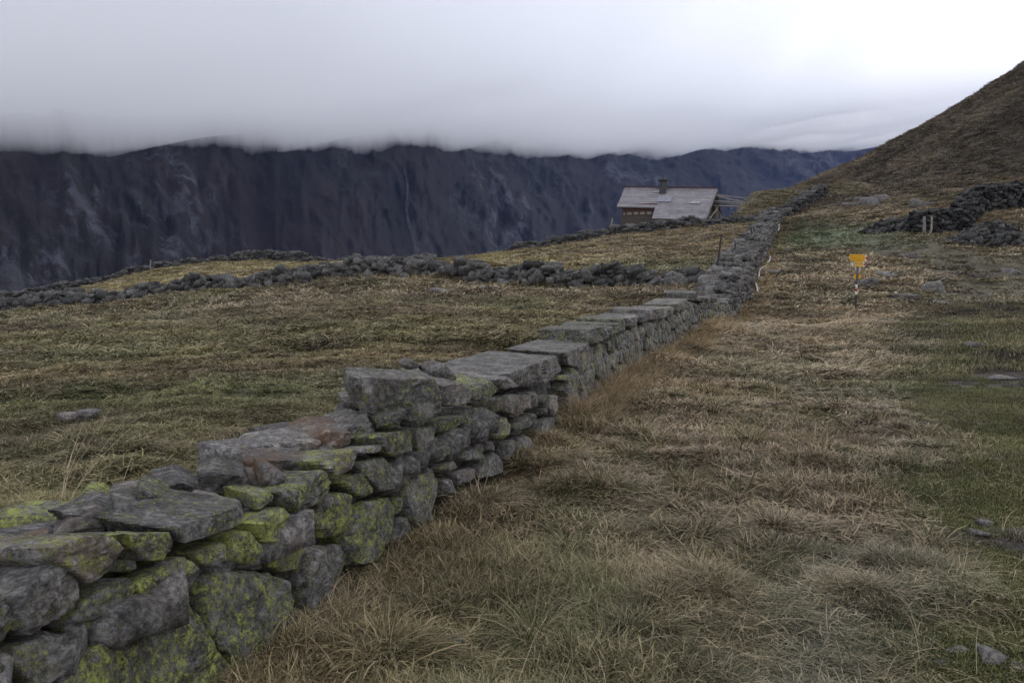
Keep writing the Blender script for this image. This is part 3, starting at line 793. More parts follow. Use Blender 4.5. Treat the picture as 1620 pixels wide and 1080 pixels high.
TOP = [
 ([(557,597),(600,600),(650,603),(689,601),(701,623),(703,658),(667,670),(634,655),(571,652),(555,623)], 4.62, .30, .46, .20, .05, .02),   # great boulder
 ([(703,610),(732,606),(750,625),(736,641),(703,646)], 5.15, .75, .35, .12, 0, .05),
 ([(685,588),(707,577),(732,599),(707,609),(690,606)], 5.5, .5, .28, .1, 0, .05),
 ([(638,578),(650,570),(668,578),(660,584),(642,584)], 5.6, .3, .25, .0, 0, 0),
 ([(738,619),(779,600),(794,616),(769,637),(748,631)], 5.75, .95, .40, .40, 0, .05),
 ([(785,600),(815,596),(824,612),(800,617),(788,609)], 6.3, 1.0, .5, .1, 0, .02),
 ([(540,630),(556,628),(575,650),(560,655),(543,645)], 5.0, .3, .3, .1, 0, .0),
 ([(525,658),(548,651),(545,676),(526,680)], 4.9, .2, .25, .05, .35, .0),
 ([(545,656),(568,655),(566,672),(545,674)], 4.85, .3, .25, .05, 0, .0),
 ([(598,664),(633,651),(634,675),(600,680)], 4.5, .4, .3, .28, .1, .0),
 ([(538,684),(590,664),(600,690),(572,703),(540,698)], 4.45, .6, .4, .12, 0, .05),
 ([(480,700),(516,683),(556,684),(556,708),(520,716),(512,702)], 4.25, .5, .45, .05, .75, .04),
 ([(442,704),(470,699),(510,700),(508,718),(476,727),(450,718)], 4.1, .45, .35, .05, .1, .05),
 ([(362,722),(380,709),(425,703),(452,712),(448,722),(400,728),(366,733)], 4.0, .25, .36, .02, 0, .03),
 ([(384,731),(420,728),(482,728),(480,747),(440,754),(395,750)], 3.75, .35, .28, .0, .75, .02),
 ([(415,738),(432,740),(458,757),(436,774),(414,771)], 3.5, .5, .22, .0, .9, .0),
 ([(482,731),(511,725),(513,737),(490,744)], 3.9, .7, .3, .45, 0, .0),
 ([(311,752),(340,748),(388,755),(400,773),(396,782),(345,784),(316,782)], 3.45, .35, .30, .08, .1, .02),
 ([(402,783),(432,777),(436,788),(418,803),(407,808)], 3.35, .9, .3, .46, 0, .0),
 ([(436,783),(448,776),(450,790),(438,797)], 3.45, .9, .3, .45, 0, .0),
 ([(247,772),(290,762),(315,772),(310,784),(262,788)], 3.6, .5, .36, .02, .15, .03),
 ([(208,806),(218,770),(246,780),(262,790),(236,811)], 3.15, .35, .24, .30, 0, .0),
 ([(166,783),(210,778),(212,800),(172,803)], 3.35, .3, .22, .05, 0, .0),
 ([(106,812),(128,786),(152,789),(170,806),(140,814),(112,816)], 3.2, .35, .28, .5, 0, .0),
 ([(176,832),(182,805),(216,808),(230,818),(224,832),(200,836)], 2.95, .5, .25, .05, .3, .02),
 ([(80,852),(110,830),(150,815),(172,822),(176,838),(150,846),(100,852)], 2.85, .45, .34, .05, .35, .03),
 ([(6,910),(30,887),(72,878),(74,896),(40,906),(14,916)], 2.6, .5, .35, .0, .8, .0),
]
for q in TOP: top_stone(*q)
# big flat slab with its edge along the face, and the row of cap slabs further on
def cap_on_face(poly, dep, lichen, tilt=0.02, push=.04, drop=0.0, amt=.7, rust=0.0):
    ring = [on_face(x, y, push) for x, y in poly]
    v, f, c = prism_stone(ring, -FN + np.array([0, 0, tilt]), dep, poly[0][0] * .017, 5, 3, 0.0, 60.0, amt, 0.0)
    return stone_obj(v, f, c - np.array([0, 0, drop]), wall, lichen, rust)
cap_on_face([(276,836),(330,816),(372,802),(407,791),(405,806),(370,838),(330,850),(298,860)], .60, .22, .03)
cap_on_face([(806,592),(830,583),(856,577),(885,562),(896,566),(893,585),(870,606),(840,613),(818,612)], .78, .1, .03, .06)
cap_on_face([(897,557),(925,546),(938,541),(946,552),(940,572),(922,580),(905,577)], .70, .12, .03, .04)
cap_on_face([(741,592),(806,586),(824,604),(800,612),(752,603)], .62, .12, .05, -.16)
# ------------------------------------------------------------------ the rest of the long wall: fitted face stones, cap slabs, rubble core
def clip(poly, n, d):
    """keep the part of a 2-d polygon with p.n < d"""
    o_ = []
    for i in range(len(poly)):
        a_, b_ = poly[i], poly[(i + 1) % len(poly)]; fa, fb = a_ @ n - d, b_ @ n - d
        if fa <= 0: o_.append(a_)
        if fa * fb < 0: o_.append(a_ + (b_ - a_) * fa / (fa - fb))
    return o_
def cells(sites, box):
    sites = np.array(sites); res = []
    for i, s_ in enumerate(sites):
        p = [np.array(q, float) for q in ((box[0], box[1]), (box[2], box[1]), (box[2], box[3]), (box[0], box[3]))]
        near = np.argsort(((sites - s_) ** 2).sum(1))[1:14]
        for j in near:
            d_ = sites[j] - s_; p = clip(p, d_, (sites[j] @ sites[j] - s_ @ s_) / 2)
            if len(p) < 3: break
        res.append(np.array(p) if len(p) >= 3 else None)
    return res
SEG = np.concatenate([[0], np.cumsum(np.hypot(np.diff(MAIN[:, 0]), np.diff(MAIN[:, 1])))])
def at_s(s_):
    x = np.interp(s_, SEG, MAIN[:, 0]); y = np.interp(s_, SEG, MAIN[:, 1])
    x2 = np.interp(s_ + .3, SEG, MAIN[:, 0]); y2 = np.interp(s_ + .3, SEG, MAIN[:, 1]); x1 = np.interp(s_ - .3, SEG, MAIN[:, 0]); y1 = np.interp(s_ - .3, SEG, MAIN[:, 1])
    t_ = np.array([x2 - x1, y2 - y1, 0.0]); t_ /= np.linalg.norm(t_)
    return np.array([x, y, 0.0]), t_, np.array([t_[1], -t_[0], 0.0])
def foot(s_):
    p, t_, n = at_s(s_)
    return float(base_h(p[0], p[1])[0]) if p[1] > 3 else 0.0
def s_of_y(y): return float(np.interp(y, MAIN[:, 1], SEG))
def top_h(y): return float(np.interp(y, [0, 3, 7, 9, 12, 17.8, 18.6, 24, 28, 40, 68], [.62, .60, .61, .61, .63, .68, .58, .62, .80, .90, .85]))
def face_pt(s_, t_, out=0.0):
    p, d, n = at_s(s_)
    return p + n * (out - 0.16 * t_) + np.array([0, 0, foot(s_) + t_])
def course_sites(s0, s1, wid, hgt, hfun, seed):
    g = np.random.default_rng(seed); r = []; k = 0; t_ = -0.02
    while t_ < 1.1:
        s_ = s0 + g.uniform(0, wid)
        while s_ < s1:
            y_ = at_s(s_)[0][1]
            if t_ + hgt * .45 < hfun(y_): r.append((s_, t_ + hgt * .5 + g.normal() * hgt * .16))
            s_ += wid * g.uniform(.6, 1.5)
        t_ += hgt * g.uniform(.85, 1.2); k += 1
    return r
def fitted_face(s0, s1, wid, hgt, out, dep, seed, keep=None, sub=3, shrink=0.007):
    r = []
    st = course_sites(s0, s1, wid, hgt, top_h, seed); g = np.random.default_rng(seed + 1)
    for si, cl_ in zip(st, cells(st, (s0 - .3, -.2, s1 + .3, 1.1))):
        if cl_ is None: continue
        y_ = at_s(si[0])[0][1]
        cl_[:, 1] = np.minimum(cl_[:, 1], top_h(y_) + g.uniform(-.03, .03))
        cl_ = np.clip(cl_, np.array(si) - (wid * 1.1, hgt * 1.0), np.array(si) + (wid * 1.1, hgt * 1.0))
        pts = [face_pt(a_, b_, out + g.uniform(-.02, .03)) for a_, b_ in cl_]
        if keep and not keep(face_pt(si[0], si[1])): continue
        n = at_s(si[0])[2]
        r.append((prism_stone(pts, -n + np.array([0, 0, .05]), dep, si[0] * 3.1 + si[1] * 7.7, sub, 3, .005, 60.0, .8, shrink), si[0]))
    return r
def pix(p):
    p = np.asarray(p, float) - (0, 0, EYE)
    yf = p[1] * CP - p[2] * SP; zu = p[1] * SP + p[2] * CP
    return 810 + F * p[0] / yf, 540 - F * zu / yf
n_solo = len(HERO) + len(TOP) + 4
def beyond_hero(p):
    x, y = pix(p); return x > 905 + max(0, (620 - y)) * 0.35
face = fitted_face(s_of_y(7.0), s_of_y(24.5), .30, .19, .0, .28, 41, beyond_hero, 3)
for k, ((v, f, c), s_) in enumerate(face):
    stone_obj(v, f, c, wall, random.uniform(.08, .36), .3 if k % 17 == 0 else 0.0, smooth=True); n_solo += 1
back = fitted_face(s_of_y(1.0), s_of_y(8.8), .26, .17, -.20, .2, 55, None, 2)
def joined(lst, parent, name, lich=.25):
    vs = []; fs = []; tn = []; b_ = 0
    for (v, f, c), s_ in lst:
        vs.append(v + c); fs.append(f + b_); b_ += len(v); tn.append(np.full(len(v), random.random()))
    me = new_mesh(name, np.vstack(vs), np.vstack(fs), [M['rock']], True, {'tint': np.concatenate(tn), 'lichen': np.full(b_, lich), 'rust': np.zeros(b_)})
    o = add(name, me, parent); o['kind'] = 'stuff'; return o
joined(back, wall, 'inner_stones')
# cap slabs laid across the wall
g = np.random.default_rng(91)
s_ = s_of_y(9.7); k = 0
while s_ < s_of_y(24.0):
    y_ = at_s(s_)[0][1]; big = y_ < 17.8
    wl = g.uniform(.42, .95) if big else g.uniform(.28, .5)
    p, d, n = at_s(s_ + wl / 2)
    th = g.uniform(.13, .22) if big else g.uniform(.10, .17)
    z0 = foot(s_ + wl / 2) + top_h(y_) - .03 + (g.uniform(0, .05) if big else g.uniform(-.02, .06))
    dep = g.uniform(.62, .86); o_ = g.uniform(-.02, .10)
    f0 = p + n * (o_ - .10)
    sk = g.uniform(-.12, .12)
    ring = [f0 + d * (wl / 2 - .01) * a_ + n * sk * a_ * .4 + np.array([0, 0, z0 + b_]) for a_, b_ in ((-1, g.uniform(0, .02)), (1, g.uniform(0, .02)), (1, th * g.uniform(.75, 1)), (.1, th), (-1, th * g.uniform(.75, 1)))]
    v, f, c = prism_stone(ring, -n + np.array([0, 0, g.uniform(-.02, .06)]), dep, s_ * 5.5, 4, 4, 0, 60.0, .8, 0.0)
    stone_obj(v, f, c, wall, g.uniform(.05, .28)); n_solo += 1
    s_ += wl; k += 1
# smaller top stones behind and under the near stones
pile = Stones()
for k in range(150):
    s_ = g.uniform(s_of_y(1.2), s_of_y(6.4)); p, d, n = at_s(s_)
    w_ = g.uniform(.12, .62); r_ = g.uniform(.05, .12)
    pile.add(p - n * w_ + np.array([0, 0, top_h(p[1]) - .19 + .05 * g.random()]), (r_ * 1.5, r_ * 1.1, r_ * .75), g.uniform(0, 6), g.normal() * .25, g.normal() * .25, int(g.integers(0, 2)))
# back of the near stretch
for k in range(420):
    s_ = g.uniform(s_of_y(0.5), s_of_y(24)); p, d, n = at_s(s_)
    q = p - n * .72; zb = float(H(q[0], q[1])); zt = top_h(p[1]) + foot(s_)
    r_ = g.uniform(.09, .17)
    pile.add((q[0], q[1], zb - .03 + g.random() * max(.1, zt - zb - .05)), (r_ * 1.5, r_, r_ * .75), math.atan2(d[1], d[0]) + g.normal() * .3, g.normal() * .2, g.normal() * .2, 1)
# rougher upper stretch
up = Stones(.05)
s_ = s_of_y(24.2); s_end = s_of_y(68)
while s_ < s_end:
    p, d, n = at_s(s_); y_ = p[1]; yaw = math.atan2(d[1], d[0]); zf = foot(s_); hh = top_h(y_) + .12 * math.sin(s_ * 1.3) + .08 * math.sin(s_ * 3.1)
    W = float(np.interp(y_, [24, 30, 45, 68], [.85, 1.25, 1.35, 1.2]))
    t_ = .08
    while t_ < hh:                                         # path-side face
        r_ = g.uniform(.09, .18)
        up.add(p + n * (-.12 * t_ - .1 + g.normal() * .04) + np.array([0, 0, zf + t_]), (r_ * g.uniform(1, 1.9), r_, r_ * g.uniform(.4, .75)), yaw + g.normal() * .25, g.normal() * .2, g.normal() * .15, int(g.integers(0, 2))); t_ += r_ * 1.15
    m_ = int(W / .25) + 1
    for k in range(m_):                                    # top
        r_ = g.uniform(.10, .23)
        w_ = -.18 - (W - .3) * (k + .5 + g.normal() * .2) / m_
        up.add(p + n * w_ + d * g.normal() * .12 + np.array([0, 0, zf + hh - abs(w_ + W / 2) * .12 + g.normal() * .06 - .02]), (r_ * g.uniform(1, 1.7), r_, r_ * g.uniform(.25, .6)), yaw + g.normal() * .8, g.normal() * .2, g.normal() * .2, int(g.integers(0, 2)))
    q = p - n * (W + .02); zq = float(H(q[0], q[1])); t_ = 0
    while zq + t_ < zf + hh - .1:                          # field-side face and spill
        r_ = g.uniform(.15, .28)
        up.add(q + n * (.1 * t_ - g.random() * .12) + np.array([0, 0, zq + t_ + .05]), (r_ * g.uniform(1, 1.6), r_, r_ * g.uniform(.5, .85)), g.uniform(0, 6), g.normal() * .3, g.normal() * .3, int(g.integers(0, 2))); t_ += r_ * 1.0
    s_ += .29
pile.build(wall, 0, rest_name='packing_stones', subfar=2)
up.build(wall, max(0, 298 - n_solo), 2, 1, 'upper_wall_stones')
cb = MB()                                                  # rubble core
prev = None
for s_ in list(np.arange(s_of_y(.6), s_of_y(24), .5)) + list(np.arange(s_of_y(24), s_of_y(67.5), 1.0)):
    p, d, n = at_s(s_); zf = foot(s_); y_ = p[1]; hh = top_h(y_) - (.12 if y_ < 24 else .2); W = .66 if y_ < 24 else 1.15
    q = [p - n * .17 + (0, 0, zf - .35), p - n * .26 + (0, 0, zf + hh), p - n * (W - .06) + (0, 0, zf + hh), p - n * W + (0, 0, zf - .35)]
    if prev is not None: cb.poly(prev + q, [(0, 1, 5, 4), (1, 2, 6, 5), (2, 3, 7, 6)])
    prev = q
cb.build('rubble_core', M['core'], wall)

# ------------------------------------------------------------------ tumbled and far walls
def along(pts, step):
    pts = np.array(pts); sg = np.concatenate([[0], np.cumsum(np.hypot(*np.diff(pts[:, :2], axis=0).T))])
    ss = np.arange(0, sg[-1], step)
    return [(np.array([np.interp(s_, sg, pts[:, 0]), np.interp(s_, sg, pts[:, 1])]), s_, np.array([np.interp(s_ + .2, sg, pts[:, 0]) - np.interp(s_ - .2, sg, pts[:, 0]), np.interp(s_ + .2, sg, pts[:, 1]) - np.interp(s_ - .2, sg, pts[:, 1])])) for s_ in ss]
def tumbled_wall(name, label, line, hpx, hm, size, width, step, limit, seed, spread=.5, tidy=.3, lq=(0, 2), rest='tumbled_stones', minpx=6.0, sub=2, group=None, core=True, dark=.5):
    g = np.random.default_rng(seed)
    pts = [P(*q) for q in line]
    mid = pts[len(pts) // 2]
    root = tag(empty(name, (mid[0], mid[1], float(H(mid[0], mid[1])))), label, 'wall', group)
    st = Stones(dark); cb = MB(); prev = None
    for xy, s_, d in along(pts, step):
        d = d / (np.linalg.norm(d) + 1e-9); n = np.array([-d[1], d[0]])
        if n[1] > 0: n = -n                                 # towards the camera
        z = float(H(xy[0], xy[1])); px = pix((xy[0], xy[1], z))[0]
        hh = float(np.interp(px, hpx, hm)) + .10 * math.sin(s_ * 1.9) * min(1, 1) + .06 * math.sin(s_ * 4.7)
        if hh < .06: prev = None; continue
        yaw = math.atan2(d[1], d[0]); t_ = 0.0
        while t_ < hh:
            r_ = size * min(1.55, float(np.exp(g.normal(-.12, .36)))); fr = t_ / max(hh, .1)
            q = xy + n * (-.05 - spread * .55 * fr + spread * .35 + g.normal() * .10)
            st.add((q[0], q[1], z + t_ + r_ * .3), (r_ * g.uniform(.9, 1.5), r_ * g.uniform(.8, 1.1), r_ * g.uniform(.35, .75)), yaw + g.normal() * (1.2 - tidy), g.normal() * (.45 - tidy * .6), g.normal() * (.45 - tidy * .6), int(g.integers(*lq)))
            t_ += r_ * g.uniform(.8, 1.2)
        for k in range(max(1, int(width / size * .8))):      # crest
            r_ = size * min(1.5, float(np.exp(g.normal(-.1, .4))))
            q = xy - n * (spread * .2 + width * .6 * (k + g.random()) / max(1, int(width / size * .8))) + d * g.normal() * .15
            st.add((q[0], q[1], z + hh - r_ * .2 + g.normal() * .06), (r_ * g.uniform(.9, 1.5), r_, r_ * g.uniform(.3, .7)), g.uniform(0, 6), g.normal() * .25, g.normal() * .25, int(g.integers(*lq)))
        q = xy - n * width; zq = float(H(q[0], q[1])); t_ = 0   # far side
        while t_ < hh - .1:
            r_ = size * 1.1; st.add((q[0], q[1], zq + t_ + .1), (r_ * 1.4, r_, r_ * .8), yaw, 0, 0, 0); t_ += r_ * 1.3
        if g.random() < .55 * spread:                        # fallen in front
            r_ = size * g.uniform(.35, .95); w_ = g.uniform(.5, 1.0) * (spread + .3)
            q = xy + n * w_; st.add((q[0], q[1], float(H(q[0], q[1])) + r_ * .15), (r_ * 1.3, r_, r_ * .6), g.uniform(0, 6), g.normal() * .2, g.normal() * .2, 0)
        q2 = [np.array([*(xy + n * .02), z - .3]), np.array([*(xy - n * (spread * .45)), z + hh * .8]), np.array([*(xy - n * (width - .1)), z + hh * .8]), np.array([*(xy - n * width), z - .3])]
        if prev is not None: cb.poly(prev + q2, [(0, 1, 5, 4), (1, 2, 6, 5), (2, 3, 7, 6)])
        prev = q2
    n_ = st.build(root, limit, sub, 1, rest, minpx)
    if core and cb.v: cb.build('rubble_core', M['core'], root)
    return root
tumbled_wall('dry_stone_wall', 'half collapsed grey stone wall crossing the meadow in the middle distance', RUB,
             [-40, 70, 178, 188, 197, 258, 268, 285, 340, 352, 372, 400, 450, 520, 600, 675, 690, 720, 800, 850, 900, 950, 1000, 1028, 1040, 1060, 1082, 1105, 1125],
             [v_ * .86 - .05 for v_ in (.9, .9, .65, .35, .8, .75, .45, .85, .85, .4, .45, .7, .85, .85, .85, .85, .55, .7, .78, .9, .75, .8, .95, .85, .4, .4, .6, .5, .3)], .205, .9, .30, 300, 3, .55, .1, (0, 2))
tumbled_wall('dry_stone_wall', 'distant stone wall along the meadow edge, passing below the wooden hut', BND,
             [-80, 0, 60, 150, 232, 240, 246, 280, 365, 372, 440, 475, 485, 540, 690, 770, 782, 838, 850, 870, 940, 1060, 1150, 1200, 1240, 1275, 1309],
             [1.05, .95, .85, .85, .9, .4, .9, .9, .8, 1.1, 1.1, .9, .5, .45, .05, .08, .25, .7, .15, .6, .65, .58, .58, .55, .8, 1.1, 1.2], .19, .8, .36, 0, 5, .12, .45, (0, 1), 'wall_stones')
tumbled_wall('ruined_wall', 'dark ruined stone wall cut into the foot of the hillside', RUIN,
             [1445, 1475, 1530, 1545, 1613, 1680], [1.0, 1.25, 1.45, 1.5, 1.5, 1.6], .155, .8, .26, 290, 8, .10, .5, (0, 1), 'wall_stones', dark=1.0)
# tumbled end of the ruin and the big heap in front of it
def heap(name, label, pxs, size, n, seed, hm, rx, ry, limit):
    g = np.random.default_rng(seed); c = ground_at(*pxs)
    root = tag(empty(name, tuple(c)), label, 'stone heap', None); st = Stones(.95)
    for k in range(n):
        a_ = g.uniform(0, 6.283); r_ = math.sqrt(g.random()); s_ = size * g.uniform(.5, 1.35)
        x = c[0] + rx * r_ * math.cos(a_); y = c[1] + ry * r_ * math.sin(a_)
        st.add((x, y, float(H(x, y)) + hm * max(0, 1 - r_ * 1.05) * g.uniform(.7, 1) + s_ * .2), (s_ * g.uniform(1, 1.7), s_ * g.uniform(.8, 1.1), s_ * g.uniform(.35, .8)), g.uniform(0, 6), g.normal() * .35, g.normal() * .35, int(g.integers(0, 2)))
    st.build(root, limit, 2, 1, 'small_stones', 5)
heap('stone_heap', 'low tumbled heap of stones at the left end of the ruined wall', (1412, 366), .19, 230, 17, .75, 1.9, 1.2, 110)
heap('stone_heap', 'big mossy heap of stones in front of the ruined wall at the right edge', (1570, 386), .19, 520, 19, 1.15, 2.7, 1.5, 290)
# ------------------------------------------------------------------ grass
m, t, b, o = mat('grass_blades')
inst = attr(t, 'sward', 'INSTANCER').outputs['Color']; geo = attr(t, 'sward').outputs['Color']
base = mixc(t, 1.0, inst, geo, 'ADD')
rn = attr(t, 'rnd').outputs['Fac']; hh_ = attr(t, 'along').outputs['Fac']
k = ramp(t, rn, [(0.0, 0.42), (0.5, 1.0), (1.0, 1.85)])
c = mixc(t, 1.0, base, k, 'MULTIPLY')
c = mixc(t, ramp(t, rn, [(0.78, 0.0), (0.86, 0.55)]), c, (0.42, 0.325, 0.20))
c = mixc(t, ramp(t, rn, [(0.10, 0.45), (0.2, 0.0)]), c, (0.045, 0.06, 0.018))
t.links.new(c, b.inputs['Base Color'])
b.inputs['Roughness'].default_value = 0.7; b.inputs['Specular IOR Level'].default_value = 0.15
tr = t.nodes.new('ShaderNodeBsdfTranslucent'); t.links.new(c, tr.inputs['Color'])
ms = t.nodes.new('ShaderNodeMixShader'); ms.inputs[0].default_value = 0.12
t.links.new(b.outputs[0], ms.inputs[1]); t.links.new(tr.outputs[0], ms.inputs[2]); t.links.new(ms.outputs[0], o.inputs[0])
M['grass'] = m
def tuft(seed, n, R_, l0, l1, wid, up0, up1, bend, bias=(0, 0), levels=4, fountain=0.0, sward_c=None, spread_pow=0.5):
    """n bent tapering blades; up = elevation angle at the root, bend = how far the tip droops"""
    g = np.random.default_rng(seed); vs = []; fs = []; rd = []; al = []
    for k in range(n):
        a = g.uniform(0, 6.283); r = R_ * g.random() ** spread_pow
        p = np.array([r * math.cos(a), r * math.sin(a), -0.01])
        da = a + g.normal() * .5 if fountain else g.uniform(0, 6.283)
        d = np.array([math.cos(da) + bias[0], math.sin(da) + bias[1]]); d /= np.linalg.norm(d) + 1e-6
        el_ = g.uniform(up0, up1) - (fountain * r / R_ if fountain else 0)
        ln = g.uniform(l0, l1); w_ = wid * g.uniform(.7, 1.3); rnd = g.random()
        sd = np.array([-d[1], d[0], 0.0]); sd = sd + np.array([0, 0, g.normal() * .4]); sd /= np.linalg.norm(sd)
        q = p.copy(); e_ = el_; st_ = ln / (levels - 1); b0 = len(vs); cv_ = g.normal() * .25
        for i in range(levels):
            f_ = i / (levels - 1)
            if i < levels - 1:
                ww = w_ * (1 - .55 * f_); vs += [q - sd * ww / 2, q + sd * ww / 2]; rd += [rnd] * 2; al += [f_] * 2
            else: vs.append(q.copy()); rd.append(rnd); al.append(1.0)
            dd = np.array([d[0] + cv_ * f_ * -d[1], d[1] + cv_ * f_ * d[0], 0.0])
            q = q + st_ * (dd * math.cos(e_) + np.array([0, 0, math.sin(e_)]))
            e_ -= bend * g.uniform(.7, 1.3) / (levels - 1)
            if q[2] < 0.006: q[2] = 0.006 + .01 * g.random()
        for i in range(levels - 2): fs.append((b0 + 2 * i, b0 + 2 * i + 1, b0 + 2 * i + 3, b0 + 2 * i + 2))
        fs.append((b0 + 2 * levels - 4, b0 + 2 * levels - 3, b0 + 2 * levels - 2))
    at = {'rnd': np.array(rd), 'along': np.array(al)}
    if sward_c is not None: at['sward'] = np.tile(np.array(sward_c, float), (len(vs), 1))
    return new_mesh('grass_tuft', vs, fs, [M['grass']], True, at)
tufts = bpy.data.collections.new('grass_tufts')
TK = {}
def reg(kind, me):
    i = len(tufts.objects); o_ = bpy.data.objects.new('tuft_%03d' % i, me); tufts.objects.link(o_); TK.setdefault(kind, []).append(i)
for lod, (wf, nf) in enumerate(((1.0, 1.0), (1.8, .72), (3.0, .5))):      # wider, fewer blades further off
    sx = ('', '2', '3')[lod]
    for k in range(4): reg('mat' + sx, tuft(10 + k + lod * 100, int(64 * nf), .13, .06, .18, .0044 * wf, .05, .55, 1.3, (.25, -.15)))
    for k in range(3): reg('short' + sx, tuft(20 + k + lod * 100, int(48 * nf), .10, .04, .11, .0038 * wf, .5, 1.3, 1.0))
    for k in range(3): reg('clump' + sx, tuft(30 + k + lod * 100, int(66 * nf), .075, .07, .19, .0042 * wf, .7, 1.5, 1.3, (.15, -.1), 4, .5))
for k in range(3): reg('moss', tuft(40 + k, 60, .09, .012, .035, .0050, .5, 1.4, .8))
for k in range(3): reg('stalk', tuft(50 + k, 7, .10, .22, .50, .0026, .1, 1.2, 1.2, (.3, -.1), 5))
for k in range(3): reg('mid', tuft(60 + k, 52, .26, .12, .26, .018, .2, .9, 1.5, (.6, -.3)))
for k in range(3): reg('far', tuft(70 + k, 60, .50, .16, .34, .038, .2, .9, 1.4, (.8, -.3), 3))
for k in range(3): reg('tall', tuft(80 + k, 34, .09, .22, .46, .0036, .8, 1.5, 1.1, (.3, -.2), 5, .3))
for k in range(2): reg('fartall', tuft(90 + k, 40, .22, .25, .5, .016, .8, 1.5, .9, (.3, -.1), 4))
def scatter(name, label, cat, pts, ids, rot, scl, colr):
    me = bpy.data.meshes.new(name); n = len(pts)
    me.vertices.add(n); me.vertices.foreach_set('co', np.asarray(pts, np.float32).ravel())
    def A(nm, typ, key, arr):
        a = me.attributes.new(nm, typ, 'POINT'); a.data.foreach_set(key, np.asarray(arr).ravel())
    A('kind_id', 'INT', 'value', np.asarray(ids, np.int32)); A('turn', 'FLOAT_VECTOR', 'vector', np.asarray(rot, np.float32))
    A('size', 'FLOAT_VECTOR', 'vector', np.asarray(scl, np.float32)); A('sward', 'FLOAT_VECTOR', 'vector', np.asarray(colr, np.float32))
    me.update()
    ob = bpy.data.objects.new(name, me); col.objects.link(ob)
    ng = bpy.data.node_groups.new(name + '_scatter', 'GeometryNodeTree')
    ng.interface.new_socket('Geometry', in_out='INPUT', socket_type='NodeSocketGeometry')
    ng.interface.new_socket('Geometry', in_out='OUTPUT', socket_type='NodeSocketGeometry')
    gi = ng.nodes.new('NodeGroupInput'); go = ng.nodes.new('NodeGroupOutput')
    ip = ng.nodes.new('GeometryNodeInstanceOnPoints'); ci_ = ng.nodes.new('GeometryNodeCollectionInfo')
    ci_.inputs['Collection'].default_value = tufts; ci_.inputs['Separate Children'].default_value = True; ci_.inputs['Reset Children'].default_value = True
    def NA(nm, typ):
        q = ng.nodes.new('GeometryNodeInputNamedAttribute'); q.data_type = typ; q.inputs['Name'].default_value = nm; return q.outputs['Attribute']
    ng.links.new(gi.outputs[0], ip.inputs['Points']); ng.links.new(ci_.outputs[0], ip.inputs['Instance'])
    ip.inputs['Pick Instance'].default_value = True
    ng.links.new(NA('kind_id', 'INT'), ip.inputs['Instance Index']); ng.links.new(NA('turn', 'FLOAT_VECTOR'), ip.inputs['Rotation']); ng.links.new(NA('size', 'FLOAT_VECTOR'), ip.inputs['Scale'])
    ng.links.new(ip.outputs[0], go.inputs[0])
    md = ob.modifiers.new('scatter', 'NODES'); md.node_group = ng
    return tag(ob, label, cat, kind='stuff')
def wall_clear(x, y):
    """False where a wall or heap stands"""
    s_ = side(x, y) * .94
    W = np.interp(y, [0, 24, 30, 45, 68], [.72, .80, 1.25, 1.35, 1.2])
    ok = ~((s_ < -0.05) & (s_ > -W) & (y < 68))
    for l_, w_ in ((RUB, .55), (BND, .4), (RUIN, .5)):
        q = np.array([P(*a)[:2] for a in l_])
        for a_, b_ in zip(q[:-1], q[1:]):
            d_ = b_ - a_; tt = np.clip(((x - a_[0]) * d_[0] + (y - a_[1]) * d_[1]) / (d_ @ d_), 0, 1)
            ok &= np.hypot(x - a_[0] - tt * d_[0], y - a_[1] - tt * d_[1]) > w_
    return ok
gr_ = np.random.default_rng(77)
pts = []; ids = []; rots = []; scls = []; cols = []
def put(x, y, kinds, s0, s1, zs=1.0, dz=0.0, tint=1.0, colr=None):
    if len(x) == 0: return
    c, pm, rt = sward(x, y) if colr is None else (np.tile(colr, (len(x), 1)), None, None)
    z = H(x, y) + dz
    kk = np.array(kinds)
    ids.append(kk[gr_.integers(0, len(kk), len(x))])
    s_ = gr_.uniform(s0, s1, len(x))
    pts.append(np.stack([x, y, z], 1)); scls.append(np.stack([s_, s_, s_ * zs], 1))
    rots.append(np.stack([gr_.normal(0, .10, len(x)), gr_.normal(0, .10, len(x)), gr_.normal(0, 1.5, len(x))], 1))
    far_ = sstep(6, 25, np.hypot(x, y))
    v_ = np.exp(gr_.normal(0, .16, len(x)) + n2(x * .55 + .3 * y, y, 1.25, 3, 61.0) * (.70 + .35 * far_))
    cols.append(c * tint * v_[:, None])
def wedge(y0, y1, dens, ex=1.2, kx=.70):
    area = (y1 - y0) * (2 * ex + kx * (y0 + y1)); n = int(area * dens)
    y = np.sqrt(gr_.uniform(0, 1, n * 2) * ((y1 + ex / kx) ** 2 - (y0 + ex / kx) ** 2) + (y0 + ex / kx) ** 2) - ex / kx
    y = y[:n]; x = gr_.uniform(-1, 1, n) * (ex + kx * y)
    ok = wall_clear(x, y) & ((y < bnd_y(x) + 6) | (x > 30))
    return x[ok], y[ok]
